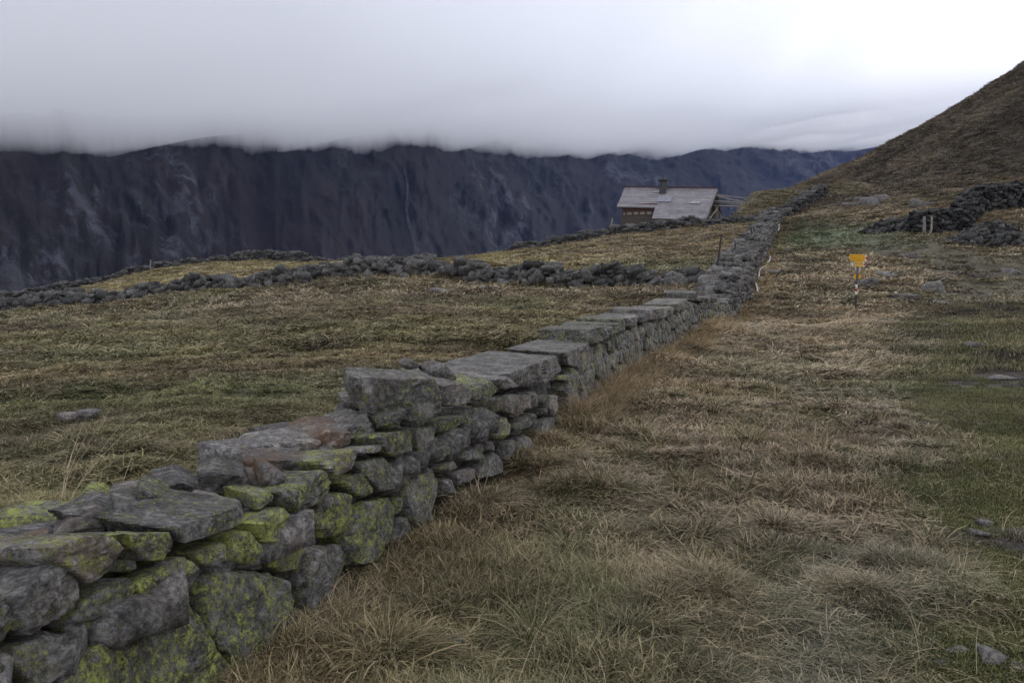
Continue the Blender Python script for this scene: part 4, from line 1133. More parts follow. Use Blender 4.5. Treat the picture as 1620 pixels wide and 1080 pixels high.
for y0, y1, dens, sx in ((1.2, 4.5, 620, ''), (4.5, 8, 420, '2'), (8, 13, 200, '3')):
    x, y = wedge(y0, y1, dens)
    pm = path_mask(x, y); rt = side(x, y) > 0; u = gr_.random(len(x)); nn_ = n2(x, y, 0.8, 3, 1.0); cl_ = n2(x, y, 2.9, 2, 44.)
    p_ = rt & (u < pm)
    bare = p_ & (n2(x, y, 0.9, 4, 8.0) > .12) & (gr_.random(len(x)) < .8)
    put(x[p_ & ~bare], y[p_ & ~bare], TK['moss'], .6, 1.1)
    r_ = rt & ~p_
    sh = r_ & (nn_ > .1) & (gr_.random(len(x)) < .65)
    put(x[sh], y[sh], TK['short' + sx], .8, 1.4)
    r2_ = r_ & ~sh; cm_ = r2_ & (cl_ > .24)
    put(x[cm_], y[cm_], TK['clump' + sx], .6, 1.05, 1.0, 0.0, .78)
    put(x[r2_ & ~cm_], y[r2_ & ~cm_], TK['mat' + sx] * 2 + TK['short' + sx] + TK['stalk'][:1], .7, 1.2, .5)
    lf_ = ~rt
    put(x[lf_], y[lf_], TK['mat' + sx] + TK['short' + sx] * 2, .55, 1.0, .7)
x, y = wedge(12.5, 27, 75)
u = path_mask(x, y) * (side(x, y) > 0); p_ = gr_.random(len(x)) < u
put(x[~p_], y[~p_], TK['mid'], .7, 1.25, .85); put(x[p_][::2], y[p_][::2], TK['moss'], 2.0, 3.4)
x, y = wedge(26, 58, 15)
u = path_mask(x, y) * (side(x, y) > 0); p_ = gr_.random(len(x)) < u * .8
put(x[~p_], y[~p_], TK['far'] + TK['mid'], .7, 1.25, .8)
x, y = wedge(56, 116, 9); put(x, y, TK['far'], .6, 1.15, .8)
x, y = wedge(4.2, 15, 1.7); ok = (side(x, y) > .35) & (path_mask(x, y) < .3)
put(x[ok], y[ok], TK['clump2'], 1.15, 1.9, 1.05, 0, .62, PAL['olive'] * .9 + PAL['green'] * .2)
put(x[ok] + .05, y[ok] - .03, TK['clump2'], .9, 1.5, 1.1, 0, .8, PAL['gold'] * .8)
# taller golden grass along the foot of the wall and by the hose, rank grass behind it
def strip(y0, y1, per_m, w0, w1, kinds, s0, s1, colr=None, tint=1.0):
    n = int((y1 - y0) * per_m); y = gr_.uniform(y0, y1, n); w_ = w0 + (w1 - w0) * gr_.random(n) ** 1.6
    put(main_x(y) + w_, y, kinds, s0, s1, 1.0, 0.0, tint, colr)
GOLD = PAL['gold'] * 1.05; STR = PAL['straw']
strip(3.2, 9, 15, .0, .30, TK['tall'] + TK['stalk'], .35, .65, PAL['straw'] * .95)
strip(3.2, 9, 20, .05, .4, TK['clump2'], .5, .9, PAL['olive'] * 1.1)
strip(8, 17, 34, .0, .5, TK['tall'], .55, 1.15, GOLD)
strip(8, 17, 14, .0, .9, TK['stalk'], .7, 1.2, STR)
strip(16, 24, 26, .0, .6, TK['tall'], .7, 1.2, GOLD)
strip(24, 66, 6, .0, .9, TK['fartall'], .45, .9, GOLD)
strip(3, 24, 12, -1.15, -.8, TK['tall'] + TK['clump'], .5, 1.0, PAL['straw'] * .8)
for l_, n_ in ((RUB, 140), (BND, 260), (RUIN, 40)):
    q = np.array([P(*a)[:2] for a in l_]); i_ = gr_.integers(0, len(q) - 1, n_); f_ = gr_.random(n_)[:, None]
    w_ = q[i_] * (1 - f_) + q[i_ + 1] * f_ - np.stack([np.zeros(n_), gr_.uniform(.3, .9, n_)], 1)
    put(w_[:, 0], w_[:, 1], TK['fartall'], .5, 1.0, 1.0, 0, 1.0, GOLD * .9)
# stray bleached stalks over everything near
x, y = wedge(1.8, 9, 14); ok = (side(x, y) > 0); put(x[ok], y[ok], TK['stalk'], .5, 1.1, .6, .02, 1.0, PAL['straw'] * 1.1)
scatter('grass', 'matted straw coloured and olive autumn grass with frost covering the meadow', 'grass', np.vstack(pts), np.concatenate(ids), np.vstack(rots), np.vstack(scls), np.vstack(cols))
print('grass points', sum(len(q) for q in pts))
# ------------------------------------------------------------------ the wooden hut
def hit(px, py, p0, n):
    d = ray(px, py); o_ = np.array([0, 0, EYE]); return o_ + d * (((p0 - o_) @ n) / (d @ n))
RL, RR, EL = P(990, 296, 86.5), P(1133, 298, 83.3), P(976, 327, 84.0)
RN = np.cross(RR - RL, EL - RL); RN /= np.linalg.norm(RN); RN = RN if RN[2] > 0 else -RN
J1, J2, ER, EJ = (hit(*q, RL, RN) for q in ((1037.5, 328), (1031, 347), (1115, 347.5), (1117, 341)))
U = RR - RL; ULEN = np.linalg.norm(U); U = U / ULEN
DN = np.cross(U, RN); DN = DN if DN[2] < 0 else -DN               # down the slope
VH = np.array([DN[0], DN[1], 0]); VH /= np.linalg.norm(VH)         # level, towards the meadow
UH = np.array([U[0], U[1], 0]); UH /= np.linalg.norm(UH)
Z3 = np.array([0, 0, 1.0])
hc = (RL + RR) / 2; hz_ = float(H(hc[0], hc[1])) - .2
hut = tag(empty('wooden_hut', (hc[0], hc[1], hz_)), 'old wooden alpine hut with shingled roof and stone chimney beyond the far wall', 'hut')
dl = (EL - RL) @ DN; dr = (ER - RL) @ DN; jl = (J2 - RL) @ U       # slope lengths, start of the long part
aL0 = 0.0; 
def RP(a_, d_, lift=0.0): return RL + U * a_ + DN * d_ + RN * lift
roof = MB().slab([RP(-.1, -.02), RP(ULEN + .1, -.02), RP(ULEN - .1 + ((ER - RR) @ U) * 1.0, dr), RP(jl, dr), RP((J1 - RL) @ U, dl), RP((EL - RL) @ U, dl)], -RN * .12).build('roof', M['wood_grey'], hut)
m, t, b, o = mat('roof_shingles'); pos = position(t); tn = attr(t, 'tint').outputs['Fac']
c = ramp(t, tn, [(0.0, (0.16, 0.142, 0.142)), (0.5, (0.21, 0.19, 0.19)), (1.0, (0.26, 0.24, 0.245))])
c = mixc(t, 0.5, c, ramp(t, noise(t, pos, 1.2, 5, .6), [(.3, .6), (.7, 1.35)]), 'MULTIPLY')
t.links.new(c, b.inputs['Base Color']); b.inputs['Roughness'].default_value = .6; M['shingle'] = m
vs = []; fs = []; tn_ = []; gsh = np.random.default_rng(3)
nc = 17
for i in range(nc):
    d0 = dr * i / nc; d1 = dr * (i + 1) / nc + .03
    f_ = (d0 + d1) / 2 / dr
    a0 = ((EL - RL) @ U) * min(1, d1 / dl) - .02 if d1 <= dl + .1 else jl
    a1 = ULEN + ((ER - RR) @ U) * f_ + .02
    x_ = a0; tc = gsh.uniform(.25, .75)
    while x_ < a1 - .05:
        w_ = min(gsh.uniform(.25, .6), a1 - x_); b0 = len(vs)
        l0, l1 = .008, .022 + gsh.uniform(0, .006)
        for (aa, dd, ll) in ((x_, d0, l0), (x_ + w_ - .012, d0, l0), (x_ + w_ - .012, d1, l1), (x_, d1, l1), (x_, d1, .004), (x_ + w_ - .012, d1, .004)):
            vs.append(RP(aa, dd, ll))
        fs += [(b0, b0 + 1, b0 + 2, b0 + 3), (b0 + 3, b0 + 2, b0 + 5, b0 + 4)]
        tn_ += [np.clip(tc + gsh.normal() * .12, 0, 1)] * 6; x_ += w_
so = add('shingles', new_mesh('shingles', vs, fs, [M['shingle']], False, {'tint': np.array(tn_)}), roof); so['kind'] = 'stuff'
RS = VH * -1                                                        # far slope
rd_ = 4.6; fz = -2.5
MB().slab([RL + U * -.1, RR + U * .1, RR + U * .1 + RS * rd_ * .8 + Z3 * fz, RL - U * .1 + RS * rd_ * .8 + Z3 * fz], -Z3 * .13).build('far_roof_slope', M['wood_grey'], hut)
MB().box((RL + RR) / 2 + Z3 * .05, ULEN / 2 + .1, .12, .04, (U, VH, np.cross(U, VH))).build('ridge_board', M['wood_red'], hut)
zl = RL[2] - 4.4
def wallq(p, q, zt0, zt1, zb, th, mt, name):
    return MB().slab([np.array([p[0], p[1], zb]), np.array([q[0], q[1], zb]), np.array([q[0], q[1], zt1]), np.array([p[0], p[1], zt0])], th).build(name, mt, hut)
ins = .45
wL0 = EL - VH * ins + UH * .5; wL1 = J1 - VH * ins
ztop = EL[2] + .22
zb0 = EL[2] - 2.4
lw = MB(); k = 0; z_ = zb0
while z_ < ztop - .1:
    band = abs(z_ - (EL[2] - .75)) < .12
    lw.box(np.array([*( (wL0 + wL1)[:2] / 2), z_ + .1]), np.linalg.norm((wL1 - wL0)[:2]) / 2 + .06, .10 - .015 * (k % 2), .095, (UH, VH, Z3)); z_ += .205; k += 1
lw.build('log_wall', M['wood_red'], hut)
bd = MB().box(np.array([*((wL0 + wL1)[:2] / 2), EL[2] - .72]) + VH * .12, np.linalg.norm((wL1 - wL0)[:2]) / 2 - .1, .03, .13, (UH, VH, Z3)).build('pale_plank_band', M['wood_pale'], hut)
for k in range(5):
    pq = wL0 + (wL1 - wL0) * (k + .6) / 5.2
    MB().box(np.array([pq[0], pq[1], EL[2] - .70]) + VH * .2, .09, .10, .11, (UH, VH, Z3)).build('beam_end', M['wood_dark'], hut)
MB().box(np.array([*((wL0 + wL1)[:2] / 2), EL[2] - 1.55]) + VH * .115, np.linalg.norm((wL1 - wL0)[:2]) / 2 - .05, .012, .62, (UH, VH, Z3)).build('dark_lower_boards', M['wood_dark'], hut)
MB().box(np.array([wL0[0], wL0[1], (ztop + zb0) / 2]) + VH * .06, .12, .12, (ztop - zb0) / 2 - .02, (UH, VH, Z3)).build('corner_post', M['wood_dark'], hut)
wR0 = J2 - VH * ins + UH * .3; wR1 = ER - VH * ins - UH * .35
wallq(wR0, wR1, J2[2] + .28, ER[2] + .28, J2[2] - 2.2, -VH * .2, M['wood_dark'], 'front_wall')
lnR = np.linalg.norm((wR1 - wR0)[:2])
for f0, f1, mt, nm in ((.12, .40, 'wood_pale', 'pale_board_panel'), (.62, .97, 'wood_pale', 'pale_board_panel')):
    cc = wR0 + UH * lnR * (f0 + f1) / 2
    MB().box(np.array([cc[0], cc[1], J2[2] - .45]) + VH * .03, lnR * (f1 - f0) / 2, .02, .42, (UH, VH, Z3)).build(nm, M[mt], hut)
wallq(wL1, wR0, EL[2], J2[2] + .2, zb0, -UH * .15, M['wood_dark'], 'side_wall')
# gable towards the hill, left half open with boards
gx_ = RR - UH * .55
gf = MB()
g0 = gx_ + VH * (dr * math.hypot(DN[0], DN[1]) - ins); g1 = gx_ - VH * 3.2
gf.slab([np.array([g0[0], g0[1], zl - 1.2]), np.array([g1[0], g1[1], zl - 1.2]), np.array([g1[0], g1[1], RR[2] - 2.35]), gx_ - Z3 * .2, np.array([g0[0], g0[1], ER[2] + .25])], -UH * .18)
gf.build('gable_wall', M['wood_dark'], hut)
for k in range(9):
    f_ = (k + .5) / 9
    pq = g0 + (gx_ - g0) * f_ * .85; zt = (ER[2] + .25) + (RR[2] - .2 - ER[2] - .25) * f_ * .85
    MB().box(np.array([pq[0], pq[1], (zt + zl - .6) / 2 - .1]) + UH * .03, .03, .11, (zt - zl + .6) / 2 - .1, (UH, VH, Z3)).build('gable_board', M['wood_pale' if k % 3 else 'wood_red'], hut)
for k, (f0, f1) in enumerate(((.0, .95), (-.95, .0))):
    a_ = RR + VH * .0 + UH * .08 - Z3 * .16; b_ = (ER + UH * .02 - Z3 * .12) if k == 0 else RR + RS * rd_ * .8 + Z3 * (fz - .16) + UH * .08
    MB().tube([a_, b_], .10, 6).build('verge_board', M['wood_grey'], hut)
ph = P(1134, 341, 83.0); MB().box(ph + Z3 * -.2, .14, .14, 1.1, (UH, VH, Z3)).build('porch_post', M['wood_pale'], hut)
MB().tube([P(1118, 352, 80.0), P(1135, 330, 82)], .07, 6).build('brace', M['wood_pale'], hut)
MB().tube([P(1136, 334, 82.5), P(1144, 349, 82)], .07, 6).build('brace', M['wood_grey'], hut)
# chimney
cc = hit(1049, 304, RL, RN); zc0 = cc[2] - .4
ch = MB()
for k in range(8):
    s_ = .33 - .004 * (k % 3)
    ch.box(np.array([cc[0], cc[1], zc0 + .1 + k * .185]), s_, s_ - .01 * (k % 2), .088, (UH, VH, Z3))
cho = ch.build('chimney', M['core'], hut)
MB().box(np.array([cc[0], cc[1], zc0 + 1.62]), .46, .46, .05, (UH, VH, Z3)).build('chimney_slab', M['core'], cho)
MB().tube([np.array([cc[0], cc[1], zc0 + 1.66]), np.array([cc[0], cc[1], zc0 + 1.86]), np.array([cc[0], cc[1], zc0 + 2.2])], [.2, .12, .04], 8).build('chimney_cowl', M['core'], cho)
def patch(px0, py0, px1, py1, mt, name):
    q = [hit(a_, b_, RL + RN * .085, RN) for a_, b_ in ((px0, py0), (px1, py0), (px1 - 2, py1), (px0 - 3, py1))]
    MB().slab(q, RN * .01).build(name, mt, hut)
M['metal_sheet'] = plain('grey_metal_sheet', (0.22, 0.225, 0.245), 0.4, 0.15, 4, 0.5)
M['pale_sheet'] = plain('pale_roof_patch', (0.30, 0.285, 0.29), 0.6, 0.25, 3)
patch(1042, 310, 1063, 319, M['metal_sheet'], 'metal_roof_patch'); patch(1035, 302, 1057, 304, M['metal_sheet'], 'chimney_flashing')
patch(1092, 318, 1108, 322, M['pale_sheet'], 'pale_roof_patch')
pv = RL + U * ULEN * .645; MB().tube([pv - Z3 * .1, pv + Z3 * .22, pv + Z3 * .23, pv + Z3 * .36], [.07, .07, .13, .13], 8).build('roof_vent', M['metal'], hut)
# turf bank beside the hut and the poles laid between them
def bank_z(x, y):
    zg = base_h(x, y)
    front = 6.0 + .50 * (y - 72.6); left = 6.9 + 1.35 * (x - 22.4 - .283 * (y - 80)); topz = 9.55 + .115 * (x - 24.6) - .25 * np.maximum(y - 82, 0)
    k = 6.0
    z = -np.log(np.exp(-k * front) + np.exp(-k * left) + np.exp(-k * topz)) / k
    return np.maximum(z + .12 * n2(x, y, .9, 4, 51.), zg - .6)
bxs, bys = np.meshgrid(np.linspace(19.5, 36, 90), np.linspace(72.3, 88, 80)); bx, by = bxs.ravel(), bys.ravel()
bi = np.arange(len(bx)).reshape(80, 90); bq = np.stack([bi[:-1, :-1], bi[:-1, 1:], bi[1:, 1:], bi[1:, :-1]], -1).reshape(-1, 4)
bcol = np.tile(PAL['olive'] * .55 + PAL['straw'] * .35, (len(bx), 1))
tag(add('grassy_bank', new_mesh('grassy_bank', np.stack([bx, by, bank_z(bx, by)], 1), bq, [M['turf']], True, {'sward': bcol})), 'steep grassy bank to the right of the wooden hut', 'bank', kind='structure')
gb_ = np.random.default_rng(8); qx = gb_.uniform(20, 35.5, 900); qy = gb_.uniform(72.8, 84, 900); qz = bank_z(qx, qy)
ok = qz > base_h(qx, qy) - .2; qx, qy, qz = qx[ok], qy[ok], qz[ok]
scatter('bank_grass', 'rough olive grass growing on the bank beside the hut', 'grass', np.stack([qx, qy, qz], 1), gb_.choice(TK['far'], len(qx)), np.stack([qx * 0, qx * 0, gb_.normal(0, 1, len(qx))], 1), np.tile(gb_.uniform(.7, 1.3, (len(qx), 1)), (1, 3)), np.tile(PAL['olive'] * .6 + PAL['straw'] * .4, (len(qx), 1)))
for (a_, b_, ya, yb, lab) in (((1131, 308), (1189, 314), 83.2, 80.5, 'topmost weathered pole from hut gable to grassy bank'), ((1131, 309.5), (1185, 321), 83.0, 80, 'sloping pole just below the topmost one beside the hut gable'),
                              ((1128, 318), (1184, 320.5), 82.8, 80, 'middle pole between hut gable and grassy bank'), ((1128, 321), (1181, 323), 83.4, 79.8, 'pole second from the bottom between hut gable and grassy bank'),
                              ((1127, 325.5), (1178, 326), 82.6, 79.6, 'lowest level pole between hut gable and grassy bank')):
    p0, p1 = P(*a_, ya), P(*b_, yb); p1 = p1 + (p1 - p0) * .12
    po = MB().tube([np.zeros(3), (p1 - p0) * .5 + Z3 * -.04, p1 - p0], [.085, .075, .06], 7).build('wooden_pole', M['wood_grey'])
    po.location = p0; tag(po, lab, 'pole', 'poles laid from the hut to the bank')

# ------------------------------------------------------------------ trail sign
G = ground_at(1353, 492); YS = G[1]
sg = tag(empty('trail_signpost', tuple(G)), 'grey trail signpost with two yellow arrow boards and a red and white blaze', 'signpost')
ptop = P(1357.5, 403, YS)
PB = G - Z3 * .15
def on_pole(py): f_ = (492 - py) / (492 - 403.0); return G + (ptop - G) * f_
MB().tube([PB, ptop], .030, 12).build('pole', M['metal'], sg, True)
for a_, b_, mt, nm in ((450, 456.5, 'white_paint', 'white_blaze'), (456.5, 461, 'red_paint', 'red_blaze'), (461, 466.5, 'white_paint', 'white_blaze')):
    MB().tube([on_pole(b_), on_pole(a_)], .0325, 12).build(nm, M[mt], sg, True)
mpx = YS / F
def board(x0, x1, tip, yt, yb, mt, slope, wmark):
    """arrow board pointing right; pixel box of the photograph at the post's distance"""
    ym = (yt + yb) / 2; th = np.array([0, .02, 0])
    q = lambda x, y: P(x, y + slope * (x - x0), YS - .06)
    main = MB().slab([q(x0, yb), q(x1, yb), q(x1, yt), q(x0, yt)], th).build('sign_board', M[mt], sg)
    h_ = (yb - yt)
    MB().slab([q(x1, yb), q(x1 + (tip - x1) * .35, yb), q(tip, ym), q(x1 + (tip - x1) * .35, yt), q(x1, yt)], th).build('arrow_tip', M['white_paint'], main)
    red = lambda x, y: q(x, y) - np.array([0, .004, 0])
    MB().slab([red(x1 + .6, ym + h_ * .18), red(tip - 1.0, ym + h_ * .18), red(tip - .3, ym), red(tip - 1.0, ym - h_ * .18), red(x1 + .6, ym - h_ * .18)], np.array([0, .003, 0])).build('red_stripe', M['red_paint'], main)
    lt = MB(); gl = np.random.default_rng(int(x0))
    for r_ in range(3 if not wmark else 2):
        yy = yt + h_ * (.22 + .27 * r_); x_ = x0 + (1.2 if not wmark else 6.5)
        while x_ < x1 - 7:
            w_ = gl.uniform(.5, 1.1); hh = gl.uniform(.5, .9)
            lt.slab([red(x_, yy + hh), red(x_ + w_ * .55, yy + hh), red(x_ + w_ * .55, yy), red(x_, yy)], np.array([0, .002, 0])); x_ += w_
            if gl.random() < .18: x_ += 1.0
        x_ = x1 - 4.5
        for k in range(3): lt.slab([red(x_, yy + .8), red(x_ + .5, yy + .8), red(x_ + .5, yy), red(x_, yy)], np.array([0, .002, 0])); x_ += .9
    lt.build('lettering', M['black'], main)
    if wmark:
        MB().slab([red(x0 + .4, yb - .8), red(x0 + 5.2, yb - .8), red(x0 + 5.2, yt + .8), red(x0 + .4, yt + .8)], np.array([0, .003, 0])).build('green_sticker', M['sign_green'], main)
        rd2 = lambda x, y: q(x, y) - np.array([0, .007, 0])
        MB().slab([rd2(x0 + .8, yb - 1.2), rd2(x0 + 3.8, yb - 1.2), rd2(x0 + 3.8, yt + 2.6), rd2(x0 + .8, yt + 2.6)], np.array([0, .003, 0])).build('white_emblem', M['white_paint'], main)
board(1344.5, 1368.6, 1373.2, 402.0, 412.2, 'sign_yellow', .05, False)
board(1346.2, 1365.5, 1369.8, 413.0, 421.3, 'sign_yellow_pale', .05, True)
e0 = on_pole(437); MB().box(e0 + (.055, .1, 0), .014, .22, .07).build('edge_on_board', M['sign_yellow'], sg)
e0 = on_pole(425.5); MB().box(e0 + (.055, .1, 0), .012, .16, .04).build('edge_on_board', M['white_paint'], sg)

# ------------------------------------------------------------------ posts, hose, stick
def post(px0, py0, px1, py1, Y, rad, mt, lab, group=None, name='fence_post'):
    p0, p1 = P(px0, py0, Y), P(px1, py1, Y)
    zg = float(H(p0[0], p0[1])); b_ = p0.copy()
    d = (p0 - p1) / np.linalg.norm(p0 - p1)
    if p0[2] > zg: b_ = p0 + d * min((p0[2] - zg) + .15, 1.2)
    g_ = np.random.default_rng(int(px0)); n_ = 5
    pts_ = [(p1 - b_) * i / n_ + g_.normal(size=3) * rad * .35 for i in range(n_ + 1)]
    o = MB().tube(pts_, [rad * (1 - .2 * i / n_) for i in range(n_ + 1)], 8).build(name, M[mt], None, False); o.location = b_
    return tag(o, lab, 'post', group)
post(1132.5, 432, 1142.3, 370, 32.3, .045, 'post', 'tall black fence post leaning right where the two stone walls meet')
post(1163, 399, 1162.8, 385, 40.5, .045, 'post', 'short dark stake behind the tall leaning post', name='stake')
post(1189.5, 372, 1188.8, 359, 50.5, .06, 'post', 'thicker of the two short stakes on top of the long wall', name='stake')
post(1192.5, 366, 1192, 357.5, 53, .045, 'post', 'thinner of the two short stakes on top of the long wall', name='stake')
post(1202, 399, 1200.5, 376, 45.5, .06, 'post', 'dark upright post standing in the long wall above the white hose')
post(239, 431, 237.5, 411, 90.5, .09, 'wood_grey', 'lone pale post in the gap of the far left wall')
post(966, 361, 969, 345, 70.5, .07, 'wood_pale', 'pale leaning post at the left of the wooden hut')
post(1001.5, 356, 1001, 346, 70.3, .06, 'wood_red', 'thin reddish post in front of the hut log wall')
post(1463, 371, 1461, 343, 48.3, .10, 'wood_grey', 'thick grey gatepost left of the whitish one at the ruin', name='gatepost')
post(1471.5, 374, 1474, 343, 48.2, .07, 'wood_pale', 'slender whitish gatepost in front of the ruined wall', name='gatepost')
post(753, 408, 752.7, 400, 76, .06, 'wood_pale', 'small pale stake on the meadow edge', name='stake')
rp = [P(1163, 370, 49), P(1176, 373, 48.8), P(1191, 377, 48.5)]
ro = MB().tube([q - rp[0] for q in rp], [.05, .06, .06], 7).build('fallen_rail', M['post']); ro.location = rp[0]
tag(ro, 'dark rail jutting left from the top of the long wall', 'rail')
def hose(pxs, name, lab, r_, mt, lift=.03):
    q = []
    for x_, y_ in pxs:
        w_ = ground_at(x_, y_); v_ = np.array([0, 0, EYE]) - w_; q.append(w_ + v_ / np.linalg.norm(v_) * 1.2 + (0, 0, 0) if 'hose' in name else w_ + (0, 0, lift))
    # smooth the run
    q = np.array(q); tt = np.linspace(0, len(q) - 1, len(q) * 5)
    for _ in range(1): sm = np.stack([np.interp(tt, np.arange(len(q)), q[:, k]) for k in range(3)], 1)
    for _ in range(4): sm[1:-1] = (sm[:-2] + 2 * sm[1:-1] + sm[2:]) / 4
    o = MB().tube([p_ - sm[0] for p_ in sm], r_, 8).build(name, M[mt], None, True); o.location = sm[0]
    return tag(o, lab, 'hose' if 'hose' in name else 'stick')
hose([(1200.5, 444), (1200.5, 437), (1201, 430), (1204, 424), (1212, 421), (1218.5, 418.5)], 'hose', 'longest white hose curving along the foot of the wall', .036, 'hose')
hose([(1198.5, 462), (1197.5, 455), (1195.5, 449)], 'hose', 'short lower piece of white hose at the foot of the wall', .035, 'hose')
hose([(1213, 416), (1217.5, 412.5), (1218.7, 407)], 'hose', 'short upper piece of white hose above the long curve', .036, 'hose')
hose([(1231, 366), (1232.5, 361), (1232, 356)], 'hose', 'white hose end far up beside the long wall', .06, 'hose')
hose([(1205, 483), (1216, 484.5), (1228, 487), (1240, 487.5), (1252, 489.5)], 'stick', 'dark bent stick lying in the grass beyond the wall', .035, 'post', .06)
# ------------------------------------------------------------------ loose rocks
def rock_at(px, py, w, h, lab, lq=0, name='rock', k=0, yaw=0.0, dep=.8, rust=0.0):
    c = ground_at(px, py); Y = c[1]; a_ = w * Y / F / 2; hh = h * Y / F
    v, f = STOCK[3][k % 14]; n = len(v)
    v = v * np.array([a_, a_ * dep, hh * .62])
    me = new_mesh(name, v, f, [M['rock']], True, {'lichen': np.full(n, lq), 'tint': np.full(n, (k * .41) % 1 * .6 + .45), 'rust': np.full(n, rust)})
    o = add(name, me, None, (c[0], c[1] + a_ * dep * .6, float(H(c[0], c[1])) + hh * .16)); o.rotation_euler = (0, 0, yaw)
    return tag(o, lab, 'rock')
for i, q in enumerate([
 (1439, 411, 26, 12, 'angular grey rock right of and above the signpost boards', .05), (1375, 456, 26, 17, 'pale jagged rock just behind the signpost pole', .0),
 (1410, 441, 26, 10, 'flat rock right of the pale jagged one', .05), (1432, 473, 40, 9, 'wide flat slab low in the grass right of the signpost', .05),
 (1480, 462, 34, 20, 'dark ledge of rock at the left rim of the green path', .1), (1491, 446, 22, 10, 'small rock above the dark ledge at the path rim', .05),
 (1490, 481, 28, 7, 'pale flat stone below the dark ledge at the path rim', .0), (1222, 434, 24, 9, 'dark oblong rock beside the white hose', .0),
 (1598, 431, 26, 7, 'flat rock in the path near the right edge', .0), (108, 668, 40, 17, 'half buried rock with a pale top in the left meadow', .05),
 (136, 662, 34, 15, 'dark flat rock touching the pale topped one in the left meadow', .0),
 (1460, 951, 20, 9, 'small bluish pebble on the mossy path', .0), (1573, 1048, 44, 20, 'largest grey stone set in the bare path earth', .0), (1520, 1036, 30, 9, 'narrow flat stone left of the largest path stone', .0),
 (1494, 1055, 24, 7, 'low flat stone embedded in the path near the bottom edge', .0), (1560, 831, 26, 9, 'pale flat stone in the mossy path, upper of two', .0), (1554, 847, 30, 6, 'thin flat stone just below the pale one in the path', .0),
 (1612, 1060, 20, 9, 'stone cut by the right picture edge near the bottom', .0), (716, 1030, 32, 24, 'grey stone half hidden in the grass between two tussocks', .1),
 (1085, 555, 20, 8, 'small dark stone in the grass near the middle of the long wall', .1), (1545, 552, 28, 12, 'dark stone in the bare patch of the path', .0),
 (1590, 601, 40, 6, 'long low stone across the path at the right', .0), (1500, 517, 16, 5, 'small dark stone beside the path below the ledge', .0),
 (1378, 324, 26, 14, 'pale wedge shaped rock on the lower hillside', .0), (1364, 318, 18, 7, 'flat pale rock left of the wedge shaped one', .0), (1392, 320, 30, 12, 'dark rock right of the wedge shaped one on the hillside', .0),
 (1466, 327, 26, 10, 'pale topped boulder standing above the ruined wall', .0), (1345, 325, 20, 6, 'low dark rock on the lower hillside near the wall end', .0),
 (1190, 519, 16, 8, 'pale stone at the foot of the wall where it bends uphill', .2), (1072, 480 - 12, 14, 7, 'single stone lying in front of the collapsed wall gap', .0),
 (700, 465, 30, 8, 'low stones in the grass in front of the collapsed wall', .0), (776, 459, 26, 7, 'flat stone fallen from the collapsed wall', .0), (596, 492, 14, 6, 'small grey stone in the middle of the meadow slope', .0),
 (35, 862, 118, 66, 'big lichen covered boulder behind the wall at the left edge', .5),
 ]):
    rock_at(*q[:5], q[5], 'rock', i, (i * 1.7) % 3.1)
pl = MB().box((0, 0, 0), .75, .13, .03).build('pale_plank', M['white_paint']); c = ground_at(1590, 405); pl.location = c + (0, 0, .08); pl.rotation_euler = (0, .02, .05)
tag(pl, 'pale plank lying flat on the grass below the big stone heap', 'plank')
# dark slate board wedged behind the nearest stones
bp = [P(-12, 896, 2.85), P(88, 846, 3.1), P(84, 872, 3.1), P(-12, 935, 2.85)]
bo = MB().slab([q - bp[0] for q in bp], np.array([-.02, .03, .008])).build('slate_board', M['slate_plank']); bo.location = bp[0]
tag(bo, 'dark slate board wedged on edge behind the nearest wall stones', 'board')
kp = P(55, 852, 3.3); ko = MB().tube([(0, 0, -.12), (0, 0, -.01), (.004, 0, .02), (-.002, 0, .045)], [.011, .013, .016, .006], 8).build('peg', M['black'], None, True); ko.location = kp
tag(ko, 'small black peg sticking up behind the slate board', 'peg')

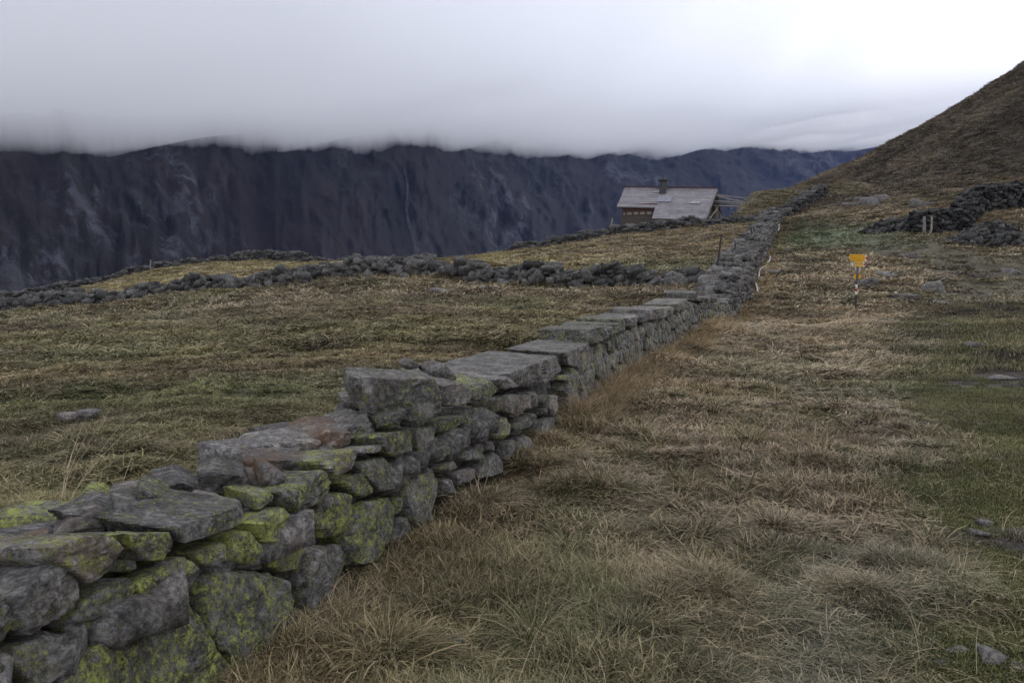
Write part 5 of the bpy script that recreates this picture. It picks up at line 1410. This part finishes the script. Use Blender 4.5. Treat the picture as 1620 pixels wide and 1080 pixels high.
# ------------------------------------------------------------------ single tussocks and tall stalks that stand out
def tussock(px, py, rad, l0, l1, colr, lab, seed, n=330, up0=.75, wid=.005, name='grass_tussock', ftn=.75, bend=1.2, cat='tussock', y=None, levels=5, group=None):
    c = ground_at(px, py) if y is None else y
    me = tuft(seed, n, rad * 1.0, l0 * 1.0, l1 * 1.05, wid, up0, 1.5, bend, (.12, -.05), levels, ftn, colr)
    o = add(name, me, None, tuple(c)); return tag(o, lab, cat, group)
DG, OG, GD, SW = PAL['green'] * .9 + PAL['olive'] * .2, PAL['olive'], PAL['gold'] * .9, PAL['straw'] * .9
for i, (px, py, r_, l0, l1, cl_, lab) in enumerate([
 (842, 1012, .10, .18, .36, DG, 'tall dark green tussock near the bottom of the picture'), (612, 1040, .15, .15, .32, GD * .55 + OG * .3, 'biggest golden tussock against the foot of the wall'),
 (545, 1005, .08, .08, .17, SW * .8, 'straw coloured tussock squeezed between wall and biggest golden one'),
 (1042, 708, .14, .10, .22, DG, 'upper of two round green tussocks in the straw'), (1056, 742, .14, .10, .22, DG, 'lower of two round green tussocks in the straw'),
 (1186, 678, .20, .10, .20, OG * .8 + DG * .3, 'wide grey green tussock in the middle of the slope'), (950, 772, .16, .10, .22, OG, 'olive tussock right of the wall in the lower middle'),
 (1160, 752, .18, .10, .20, OG * .5 + GD * .4, 'spreading olive tussock with golden tips'), (1258, 702, .14, .10, .24, GD, 'golden tussock left of the frosty path rim'),
 (1396, 738, .14, .12, .24, GD * .9, 'tawny tussock beside the mossy path'), (760, 800, .20, .18, .36, SW, 'bleached tussock leaning on the wall foot'),
 (850, 742, .16, .14, .28, GD * .7, 'brownish tussock below the middle of the wall'), (1268, 668, .16, .10, .2, OG * .7 + GD * .3, 'olive tussock uphill of the golden one'),
 (1030, 668, .13, .1, .2, OG * .6 + GD * .4, 'small brownish tussock above the two round green ones'), (905, 870, .12, .08, .18, DG, 'flat dark green tussock in the lower centre')]):
    tussock(px, py, r_, l0, l1, cl_, lab, 300 + i)
ST = PAL['straw'] * 1.15
for i, (px, py, Y, n, l0, l1, lab) in enumerate([(82, 860, 4.1, 30, .35, .82, 'thickest clump of tall dry stalks behind the wall'), (172, 850, 3.75, 8, .3, .62, 'few tall dry stalks between the small top stones'),
                                                (225, 800, 4.3, 4, .25, .5, 'sparse dry stalks right of the tall clumps')]):
    p = P(px, py, Y); p[2] = float(H(p[0], p[1])) if i != 1 else p[2]
    tussock(0, 0, .10, l0, l1, ST, lab, 400 + i, n, 1.15, .0036, 'tall_grass', .35, .55, 'grass clump', tuple(p), 7)
